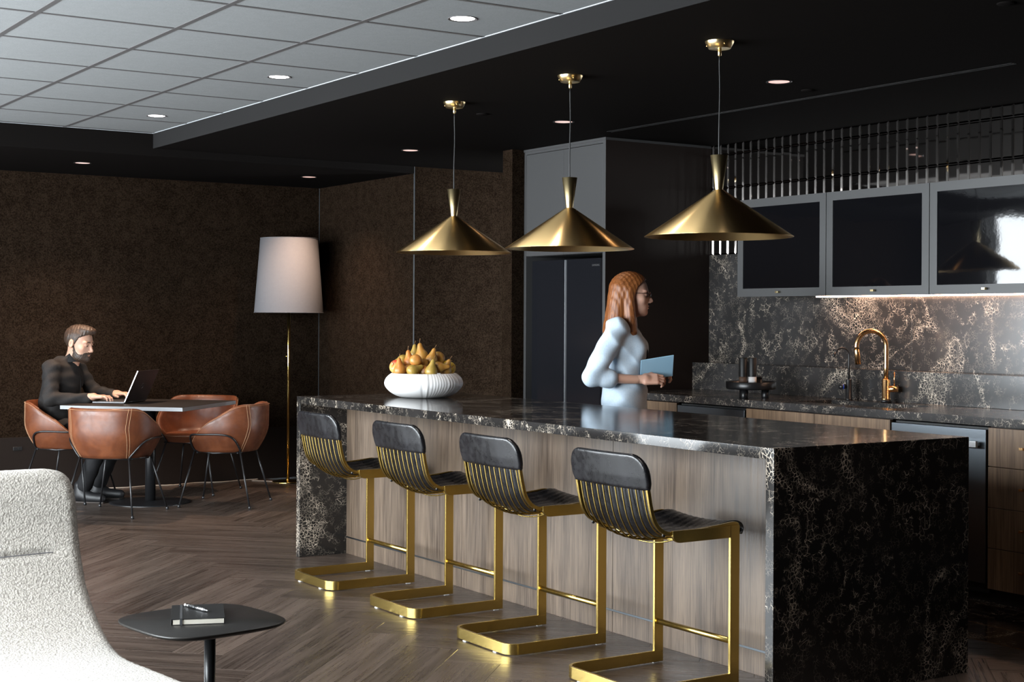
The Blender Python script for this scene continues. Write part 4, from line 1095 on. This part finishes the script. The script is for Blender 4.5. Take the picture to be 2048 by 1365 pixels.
G().lathe([(.001, .03), (.05, .028), (.27, .012), (.29, .006), (.29, 0)], 48, cap=False).build('swivel_base', M['black_metal'], t, True)

# ================================================================== side table, notebook, pen
SP = (-2.038, .205); SA = math.radians(8)
t = thing('side_table', 'small black side table with a rounded-square top', 'table', (*SP, 0), SA)
def se(k, R, n=3.7):
    a = 2 * PI * k / 72; c, s_ = math.cos(a), math.sin(a)
    return (R * math.copysign(abs(c) ** (2 / n), c), R * math.copysign(abs(s_) ** (2 / n), s_))
v = []; f = []; prof = [(.002, .476), (.155, .476), (.197, .488), (.206, .494), (.207, .498), (.204, .500), (.002, .500)]
for r_, z in prof:
    for k in range(72): x, y = se(k, r_); v.append((x, y, z))
for i in range(len(prof) - 1):
    for k in range(72): f.append((i * 72 + k, i * 72 + (k + 1) % 72, (i + 1) * 72 + (k + 1) % 72, (i + 1) * 72 + k))
raw('table_top', v, f, mat('black_stained_ash', (.014, .013, .012), .38), t, True)
G().cyl((.02, -.01, 0), .0165, .012, .477, 20).build('stem', M['black_metal'], t, True)
G().lathe([(.001, .013), (.04, .012), (.15, .008), (.16, .004), (.16, 0)], 40, (.02, -.01, 0), cap=False).build('foot', M['black_metal'], t, True)
NB = np.array([-2.036, .240]); na = math.atan2(.30, .116) - PI / 2
t = thing('notebook', 'black notebook with cream pages and elastic strap on the side table', 'notebook', (NB[0], NB[1], .5), na)
G().box(-.074, .074, -.105, .105, .0, .002).build('back_cover', M['black'], t, bevel=.0008)
G().box(-.071, .071, -.1035, .1035, .002, .0155).build('pages', M['paper'], t)
G().box(-.074, .074, -.105, .105, .0155, .0178).build('front_cover', M['black'], t, bevel=.0008)
G().box(-.0765, -.0735, -.105, .105, .0, .0178).build('spine', M['black'], t, bevel=.0008)
el = M['el'] = mat('grey_elastic', (.045, .047, .05), .7)
G().box(-.052, -.045, -.1062, .1062, .0178, .0188).box(-.052, -.045, -.1062, -.1052, .0, .0188).box(-.052, -.045, .1052, .1062, .0, .0188).build('elastic_strap', el, t)
t = thing('pen', 'black and silver ballpoint pen lying on the notebook', 'pen', (NB[0] + .005, NB[1] + .018, .5233), na + math.radians(-58))
def pen(nm, a, b, r1, r2, mt_): G().tube([(a, 0, 0), (b, 0, 0)], [r1, r2], 14).build(nm, mt_, t, True)
pen('barrel', -.045, -.006, .0045, .0048, M['black_metal']); pen('grip', -.006, .040, .0052, .0046, M['steel']); pen('tip', .040, .056, .0044, .0009, M['chrome']); pen('cap', -.066, -.045, .0035, .0045, M['chrome'])
G().ball((-.067, 0, 0), .0042, 10, 8).build('push_button', M['white'], t, True); G().box(-.058, -.02, -.001, .001, .004, .0058).build('clip', M['chrome'], t)
for k in range(3): G().tube([(.002 + .010 * k, 0, 0), (.005 + .010 * k, 0, 0)], .0056, 14).build('grip_ring', M['chrome'], t, True)

# ================================================================== people
def rotm(yaw=0, pitch=0, roll=0):
    return np.array(Matrix.Rotation(yaw, 3, 'Z') @ Matrix.Rotation(pitch, 3, 'Y') @ Matrix.Rotation(roll, 3, 'X'), np.float32)
def place(vf, R, p, s=1.0):
    return (vf[0] * s) @ np.array(R).T + np.array(p), vf[1]

def head_core(P, fem=False):
    A = np.array(P); A[..., 1] = np.abs(A[..., 1])
    d = ell(A, (-.010, 0, .034), (.098, .077, .086))
    d = smin(d, ell(A, (.030, 0, -.030), (.064, .060, .085)), .03)
    d = smin(d, ell(A, (.040, .018, -.078), (.045, .030 if fem else .036, .032)), .03)
    d = smin(d, ell(A, (.074, 0, -.096), (.018, .020, .016)), .02)
    d = smin(d, ell(A, (.076, .028, .026), (.016, .028, .009 if not fem else .006)), .014)
    d = smin(d, ell(A, (.058, .046, -.022), (.022, .020, .022)), .02)
    d = smax(d, -ell(A, (.100, .032, .006), (.017, .019, .012)), .012)
    d = smin(d, ell(A, (.077, .032, .005), (.013, .0165, .011)), .004)
    d = smin(d, rcone(A, (.086, 0, .016), (.112, 0, -.028), .007, .0105 if not fem else .009), .012)
    d = smin(d, ell(A, (.102, .010, -.034), (.011, .008, .007)), .006)
    d = smin(d, ell(A, (.090, 0, -.058), (.011, .021, .0055)), .005)
    d = smin(d, ell(A, (.088, 0, -.0685), (.011, .018, .0065)), .005)
    d = smax(d, -ell(A, (.103, 0, -.0630), (.012, .020, .0018)), .003)
    return d
def head_sdf(fem=False):
    def fn(P):
        d = head_core(P, fem); A = np.array(P); A[..., 1] = np.abs(A[..., 1])
        e = ell(A, (-.012, .081, -.002), (.019, .010, .033)); e = smax(e, -ell(A, (-.006, .092, .0), (.010, .008, .020)), .004)
        d = smin(d, e, .008)
        d = smin(d, rcone(P, (-.018, 0, -.06), (-.030 if not fem else -.040, 0, -.19), .047 if fem else .051, .052 if fem else .053), .03)
        return d
    return mesh_sdf(fn, (-.13, -.105, -.215), (.14, .105, .135), .0038)
def lerp_tab(x, tab):
    return np.interp(x, [a for a, _ in tab], [b for _, b in tab]).astype(np.float32)
def man_hair():
    def fn(P):
        x, y, z = P[..., 0], P[..., 1], P[..., 2]
        d = ell(P, (-.012, 0, .038), (.106, .084, .094))
        q = ell(P, (.050, 0, .105), (.058, .056, .030)); d = smin(d, q, .03)
        zmin = lerp_tab(x, [(-.12, -.085), (-.06, -.075), (-.03, -.035), (-.012, -.01), (.012, .0), (.03, .040), (.055, .065), (.075, .083), (.12, .088)])
        zmin = zmin + .012 * np.clip((np.abs(y) - .05) / .03, 0, 1) * (x > .03)
        d = smax(d, zmin - z, .006)
        d = d + .0014 * np.sin(190 * y + 70 * x + 30 * z) * np.sin(110 * x - 40 * z) + .0008 * np.sin(300 * x + 140 * y)
        return smax(d, -(head_core(P) + .004), .002)
    return mesh_sdf(fn, (-.14, -.105, -.10), (.14, .105, .155), .0035)
def man_beard():
    def fn(P):
        x, y, z = P[..., 0], P[..., 1], P[..., 2]
        d = head_core(P) - .0055 - .005 * np.clip((-.07 - z) / .03, 0, 1)
        ztop = lerp_tab(x, [(-.02, .0), (.006, -.015), (.022, -.050), (.05, -.066), (.072, -.060), (.084, -.046), (.12, -.043)])
        d = smax(d, z - ztop, .006); d = smax(d, -.02 - x + .016, .006)
        d = smax(d, -z - .124, .006)
        A = np.array(P); A[..., 1] = np.abs(A[..., 1])
        d = smax(d, -ell(A, (.10, 0, -.062), (.022, .023, .0085)), .003)
        d = smax(d, (.048 - np.abs(y)) * -1 * (z > -.05) - 10 * (z <= -.05) if False else d, .001)
        return d + .0022 * np.sin(330 * x + 90 * z) * np.sin(300 * y) * np.sin(280 * z)
    return mesh_sdf(fn, (-.03, -.09, -.135), (.135, .09, .02), .0034)
def woman_hair():
    def fn(P):
        A = np.array(P); y = A[..., 1].copy(); A[..., 1] = np.abs(A[..., 1]); x, z = A[..., 0], A[..., 2]
        d = ell(P, (-.014, 0, .036), (.112, .090, .098))
        zmin = lerp_tab(x, [(-.12, -.16), (-.01, -.16), (.015, -.02), (.035, .045), (.06, .072), (.085, .095), (.12, .1)])
        d = smax(d, zmin - z, .008)
        lo = rcone(A, (-.055, .035, .03), (-.085, .060, -.185), .066, .052)
        lo = smin(lo, rcone(A, (-.01, .078, .02), (.012, .094, -.20), .022, .030), .03)
        lo = smin(lo, rcone(A, (-.08, .0, -.02), (-.105, .0, -.20), .05, .05), .03)
        d = smin(d, lo, .025)
        d = d + .0016 * np.sin(230 * y + 18 * z + 3 * np.sin(20 * z)) * np.cos(210 * x + 16 * z)
        return smax(d, -(head_core(P, True) - .001), .003)
    return mesh_sdf(fn, (-.18, -.14, -.27), (.13, .14, .145), .0042)
def hand(curl=(10, 35, 35), spread=.02, thumb_in=0.0):
    def fn(P):
        d = rbox(P, (.044, 0, 0), (.046, .040, .0135), .012)
        d = smin(d, rcone(P, (-.05, 0, 0), (.01, 0, 0), .026, .027), .02)
        d = smin(d, ell(P, (.022, .026, -.006), (.026, .018, .014)), .012)
        for k, (yb, L_, r_) in enumerate(((.030, .068, .0088), (.0105, .076, .0090), (-.0095, .071, .0086), (-.0285, .056, .0078))):
            a0 = 0.0; p = np.array([.086 - (.004 if k == 3 else 0), yb, .0]); sp = spread * (1.5 - k)
            for s_, fr in enumerate((.45, .30, .25)):
                a0 += math.radians(curl[s_] * (1 + .08 * k)); q = p + L_ * fr * np.array([math.cos(a0) * math.cos(sp), math.cos(a0) * math.sin(sp), -math.sin(a0)])
                d = smin(d, rcone(P, p, q, r_ * (1 - .08 * s_), r_ * (.93 - .08 * s_)), .004 if s_ else .006); p = q
        t1 = np.array([.018, .036, -.006]); t2 = np.array([.050, .060 - thumb_in * .5, -.014]); t3 = np.array([.080, .062 - thumb_in, -.022])
        d = smin(d, rcone(P, t1, t2, .012, .0105), .008); d = smin(d, rcone(P, t2, t3, .0105, .0085), .004)
        return d
    return mesh_sdf(fn, (-.08, -.06, -.075), (.185, .085, .032), .0034)
def basis(x, z):
    x = np.array(x, float); x /= np.linalg.norm(x); z = np.array(z, float); z -= x * (x @ z); z /= np.linalg.norm(z); y = np.cross(z, x)
    return np.stack([x, y, z], 1)
def mirror_y(vf): return vf[0] * np.array([1, -1, 1]), vf[1][:, ::-1]

# ---------------------------------------------------------------- seated man
MO = (-.30, 7.19); mang = math.atan2(-.692, .722)
man = thing('person', 'seated person in a black shirt typing on the laptop', 'person', (*MO, 0), mang)
HP = np.array([.048, 0, 1.168]); HR = rotm(math.radians(-6), math.radians(13), 0); HS = 1.06
headM = place(head_sdf(), HR, HP, HS)
aR = dict(s=(-.075, -.185, .985), e=(-.045, -.265, .765), w=(.190, -.165, .768)); aL = dict(s=(-.065, .185, .985), e=(.030, .265, .800), w=(.225, .185, .780))
hR = place(hand((4, 34, 30)), basis((1, .12, .03), (0, 0, 1)) @ np.diag([1, 1, 1]), (.235, -.160, .781))
hL = place(mirror_y(hand((4, 34, 30))), basis((1, -.35, .03), (0, 0, 1)), (.262, .176, .788))
def man_inner(P):
    d = ell(P, (-.12, 0, .58), (.10, .15, .10)); d = smin(d, ell(P, (-.10, 0, .74), (.095, .135, .14)), .06); d = smin(d, ell(P, (-.07, 0, .90), (.105, .155, .14)), .06)
    d = smin(d, rcone(P, (-.06, 0, .97), (.0, 0, 1.06), .055, .055), .03)
    for a in (aR, aL): d = smin(d, rcone(P, a['s'], a['e'], .042, .036), .03); d = smin(d, rcone(P, a['e'], a['w'], .036, .025), .02)
    for s_ in (-1, 1):
        d = smin(d, rcone(P, (-.10, s_ * .09, .53), (.31, s_ * .13, .51), .07, .05), .04); d = smin(d, rcone(P, (.31, s_ * .13, .51), (.15, s_ * .12, .09), .05, .034), .03)
    return d
bodyM = mesh_sdf(man_inner, (-.26, -.34, .03), (.40, .34, 1.14), .012)
sdf_obj('body', [headM, hR, hL, bodyM], M['skin'], man)
hm = sdf_obj('hair', [place(man_hair(), HR, HP, HS)], M['hair_m'], man)
sdf_obj('beard', [place(man_beard(), HR, HP, HS)], M['hair_m'], man)
def face_tube(g, pts, r): g.tube([tuple(HR_ @ (np.array(p) * HS_) + HP_) for p in pts], r, 6)
HR_, HS_, HP_ = HR, HS, HP
g = G()
for s_ in (-1, 1): face_tube(g, [(.094, s_ * .014, .026), (.094, s_ * .03, .031), (.083, s_ * .047, .027)], .0036)
g.build('eyebrows', M['hair_m'], hm, True)
for s_ in (-1, 1):
    c = HR @ (np.array([.0815, s_ * .032, .0035]) * HS) + HP; G().ball(tuple(c), .0098, 12, 8).build('eye', M['eye'], man, True)
def man_shirt(P):
    A = np.array(P); y = P[..., 1]
    d = ell(P, (-.125, 0, .585), (.135, .180, .13)); d = smin(d, ell(P, (-.115, 0, .73), (.135, .168, .16)), .07); d = smin(d, ell(P, (-.080, 0, .905), (.135, .190, .155)), .07)
    d = smin(d, rcone(P, (-.075, -.175, .985), (-.075, .175, .985), .062, .062), .05)
    d = smin(d, rcone(P, (-.060, 0, 1.0), (-.030, 0, 1.055), .075, .066), .04)
    for a in (aR, aL):
        d = smin(d, rcone(P, a['s'], a['e'], .062, .052), .035); d = smin(d, rcone(P, a['e'], a['w'], .052, .038), .025)
        w_ = np.array(a['w']); e_ = np.array(a['e']); u_ = (w_ - e_) / np.linalg.norm(w_ - e_)
        d = smin(d, rcone(P, w_ - u_ * .035, w_ + u_ * .012, .040, .0385), .006)
    # folds
    x, z = P[..., 0], P[..., 2]
    d = d + .0050 * (np.abs(np.sin(20 * z + 15 * x + 9 * np.abs(y) + 1.5 * np.sin(14 * x))) - .6) + .0028 * np.sin(70 * z - 55 * x + 20 * y)
    # neck opening
    d = smax(d, -rcone(P, (-.028, 0, 1.04), (.05, 0, 1.16), .054, .07), .006)
    d = smax(d, -rcone(P, (.06, 0, .985), (.04, 0, 1.08), .006, .040), .008)
    d = smax(d, z - 1.075, .006)
    return d
shm = sdf_obj('shirt', [mesh_sdf(man_shirt, (-.30, -.36, .44), (.30, .36, 1.12), .0072)], M['shirt_m'], man)
def collar(P):
    q = P - np.array((-.018, 0, 1.050), np.float32); c_, s_ = math.cos(-.42), math.sin(-.42)
    x, z = q[..., 0] * c_ - q[..., 2] * s_, q[..., 0] * s_ + q[..., 2] * c_; r = np.sqrt(x ** 2 + (q[..., 1] * 1.02) ** 2)
    d = np.maximum(np.abs(r - .066 + .25 * z) - .005, np.abs(z) - .026 - .018 * np.clip(x / .06, 0, 1))
    return np.maximum(d, (x - .050) - np.abs(q[..., 1]) * .35)
sdf_obj('collar', [mesh_sdf(collar, (-.12, -.10, .95), (.10, .10, 1.14), .0045)], M['shirt_m'], shm)
G().tube([(.052, .006, .93), (.062, .004, .88), (.060, .002, .80), (.045, 0, .72)], .0022, 6).build('placket', M['trouser_m'], shm)
def man_trousers(P):
    d = ell(P, (-.125, 0, .545), (.135, .178, .095))
    for s_ in (-1, 1):
        d = smin(d, rcone(P, (-.09, s_ * .09, .535), (.315, s_ * .13, .515), .088, .070), .04); d = smin(d, rcone(P, (.315, s_ * .13, .515), (.155, s_ * .12, .12), .068, .056), .03)
    return d + .0028 * np.sin(60 * P[..., 0] + 40 * P[..., 2]) * np.sin(50 * P[..., 1])
sdf_obj('trousers', [mesh_sdf(man_trousers, (-.30, -.26, .06), (.42, .26, .68), .0085)], M['trouser_m'], man)
def shoe(P):
    d = smin(rcone(P, (-.03, 0, .045), (.02, 0, .06), .038, .042), rcone(P, (.06, 0, .040), (.175, .004, .034), .041, .034), .05)
    d = smin(d, rcone(P, (0, 0, .06), (.0, 0, .12), .045, .046), .03)
    return smax(d, .004 - P[..., 2], .004)
shoe_m = mesh_sdf(shoe, (-.09, -.06, -.005), (.23, .06, .18), .006)
M['shoe'] = mat('black_leather_shoe', (.009, .009, .010), .5)
for s_, dx in ((-1, .125), (1, .14)):
    sh = sdf_obj('shoe', [place(shoe_m, rotm(s_ * .12), (dx, s_ * .12, .0))], M['shoe'], man)
    G().box(dx - .06, dx + .20, s_ * .12 - .045, s_ * .12 + .045, 0, .010).build('sole', mat('shoe_sole', (.05, .04, .035), .7), sh, bevel=.004)

# ---------------------------------------------------------------- walking woman
WO = (1.60, 2.93); wang = math.atan2(-.68, .73)
wom = thing('person', 'person with long auburn hair and pale blue shirt carrying a tablet behind the island', 'person', (*WO, 0), wang)
WP = np.array([.035, 0, 1.510]); WR = rotm(math.radians(4), math.radians(2), 0); WS = 1.03
headW = place(head_sdf(True), WR, WP, WS)
bR = dict(s=(-.035, -.165, 1.315), e=(-.165, -.235, 1.045), w=(.085, -.145, 1.030)); bL = dict(s=(-.030, .165, 1.315), e=(-.10, .240, 1.060), w=(.120, .125, 1.045))
whR = place(hand((18, 40, 30), .02, .01), basis((1, .20, .02), (.1, -.72, .70)), (.118, -.136, 1.032), .95)
whL = place(mirror_y(hand((18, 40, 30), .02, .01)), basis((1, -.35, .05), (0, .6, .8)), (.150, .112, 1.048), .95)
legs = [((-.0, -.085, .90), (.09, -.09, .50), (.10, -.085, .09)), ((-.0, .085, .90), (-.03, .09, .49), (-.20, .085, .13))]
def w_inner(P):
    d = ell(P, (-.01, 0, .92), (.10, .145, .12)); d = smin(d, ell(P, (0, 0, 1.06), (.085, .115, .13)), .05); d = smin(d, ell(P, (-.005, 0, 1.22), (.095, .14, .13)), .05)
    d = smin(d, rcone(P, (-.02, 0, 1.30), (.0, 0, 1.40), .05, .046), .03)
    for a in (bR, bL): d = smin(d, rcone(P, a['s'], a['e'], .038, .031), .03); d = smin(d, rcone(P, a['e'], a['w'], .033, .025), .02)
    for h_, k_, f_ in legs: d = smin(d, rcone(P, h_, k_, .07, .048), .04); d = smin(d, rcone(P, k_, f_, .046, .032), .03)
    return d
sdf_obj('body', [headW, whR, whL, mesh_sdf(w_inner, (-.30, -.31, .03), (.26, .31, 1.46), .011)], M['skin_f'], wom)
hf = sdf_obj('hair', [place(woman_hair(), WR, WP, WS)], M['hair_f'], wom)
HR_, HS_, HP_ = WR, WS, WP
g = G()
for s_ in (-1, 1): face_tube(g, [(.090, s_ * .015, .026), (.090, s_ * .03, .030), (.080, s_ * .046, .026)], .0022)
g.build('eyebrows', M['hair_f'], hf, True)
for s_ in (-1, 1):
    c = WR @ (np.array([.0815, s_ * .032, .004]) * WS) + WP; G().ball(tuple(c), .0100, 12, 8).build('eye', M['eye'], wom, True)
gl = G()
for s_ in (-1, 1):
    face_tube(gl, [(.104 - .004 * math.cos(a), s_ * .033 + .0235 * math.cos(a), .004 + .017 * math.sin(a)) for a in [2 * PI * k / 20 for k in range(21)]], .0016)
    face_tube(gl, [(.100, s_ * .057, .010), (.05, s_ * .077, .012), (-.01, s_ * .086, .012)], .0014)
face_tube(gl, [(.106, -.011, .008), (.110, 0, .010), (.106, .011, .008)], .0014)
gm = gl.build('glasses', M['black_metal'], wom, True)
for s_ in (-1, 1):
    q = [tuple(HR_ @ (np.array((.1035 - .004 * math.cos(a), s_ * .033 + .0225 * math.cos(a), .004 + .016 * math.sin(a))) * HS_) + HP_) for a in [2 * PI * k / 20 for k in range(20)]]
    raw('lens', q, [tuple(range(20))], mat('spectacle_lens', (.9, .95, 1.0), .03, 0.0, Transmission_Weight=1.0, IOR=1.05), gm)
def blouse(P):
    x, y, z = P[..., 0], P[..., 1], P[..., 2]
    d = ell(P, (-.005, 0, .90), (.135, .182, .15)); d = smin(d, ell(P, (-.0, 0, 1.06), (.115, .150, .15)), .06); d = smin(d, ell(P, (-.008, 0, 1.215), (.115, .165, .14)), .06)
    for s_ in (-1, 1): d = smin(d, ell(P, (.075, s_ * .065, 1.195), (.055, .062, .062)), .04)
    d = smin(d, rcone(P, (-.03, -.145, 1.325), (-.03, .145, 1.325), .050, .050), .05)
    for a in (bR, bL):
        e_ = np.array(a['e']); w_ = np.array(a['w']); m_ = e_ + (w_ - e_) * .34; u_ = (w_ - e_) / np.linalg.norm(w_ - e_)
        d = smin(d, rcone(P, a['s'], a['e'], .062, .057), .035); d = smin(d, rcone(P, e_, m_, .056, .050), .02); d = smin(d, rcone(P, m_ - u_ * .028, m_ + u_ * .012, .054, .053), .005)
    d = d + .0075 * (np.abs(np.sin(17 * z + 15 * x + 8 * np.abs(y) + 1.6 * np.sin(13 * x + 5 * z))) - .6) + .0042 * np.sin(52 * z - 40 * x + 25 * y) * np.sin(9 * z + 14 * x)
    d = smax(d, -rcone(P, (.0, 0, 1.36), (.03, 0, 1.48), .052, .07), .006); d = smax(d, -rcone(P, (.10, 0, 1.22), (.03, 0, 1.40), .004, .040), .008)
    d = smax(d, .775 - z, .006)
    return d
bl = sdf_obj('blouse', [mesh_sdf(blouse, (-.28, -.33, .76), (.22, .33, 1.42), .0075)], M['blouse'], wom)
G().tube([(.052, -.045, 1.335), (.098, -.022, 1.25), (.128, -.008, 1.19), (.125, 0, 1.12)], .0045, 6).tube([(.052, .045, 1.335), (.098, .022, 1.25), (.128, .008, 1.19), (.125, 0, 1.12)], .0045, 6).build('lanyard', M['black'], wom, True)
def w_trousers(P):
    d = ell(P, (-.01, 0, .87), (.108, .150, .10))
    for h_, k_, f_ in legs: d = smin(d, rcone(P, (h_[0], h_[1], h_[2] - .06), k_, .080, .060), .04); d = smin(d, rcone(P, k_, f_, .060, .052), .03)
    return d + .003 * np.sin(50 * P[..., 2] + 30 * P[..., 0]) * np.sin(40 * P[..., 1])
sdf_obj('trousers', [mesh_sdf(w_trousers, (-.30, -.22, .04), (.24, .22, 1.04), .009)], M['trouser_f'], wom)
sdf_obj('shoe', [place(shoe_m, rotm(0), (.10, -.085, 0), .92)], M['shoe'], wom)
sdf_obj('shoe', [place(shoe_m, rotm(0, math.radians(28)), (-.215, .085, .045), .92)], M['shoe'], wom)
# the tablet she carries
Mw = Matrix.Translation((*WO, 0)) @ Matrix.Rotation(wang, 4, 'Z')
tb = thing('tablet', 'pale blue tablet held in both hands by the walking person', 'tablet', tuple(Mw @ Vector((.185, -.055, 1.095))), wang)
Mt = Matrix.Rotation(math.radians(-62), 4, 'Z') @ Matrix.Rotation(math.radians(30), 4, 'Y') @ Matrix.Rotation(math.radians(10), 4, 'X')
G().box(-.0, .006, -.100, .100, -.072, .072).xf(Mt).build('cover', mat('pale_blue_cover', (.36, .60, .78), .4), tb, bevel=.003)
G().box(-.003, .0, -.094, .094, -.066, .066).xf(Mt).build('screen', M['glass_black'], tb)
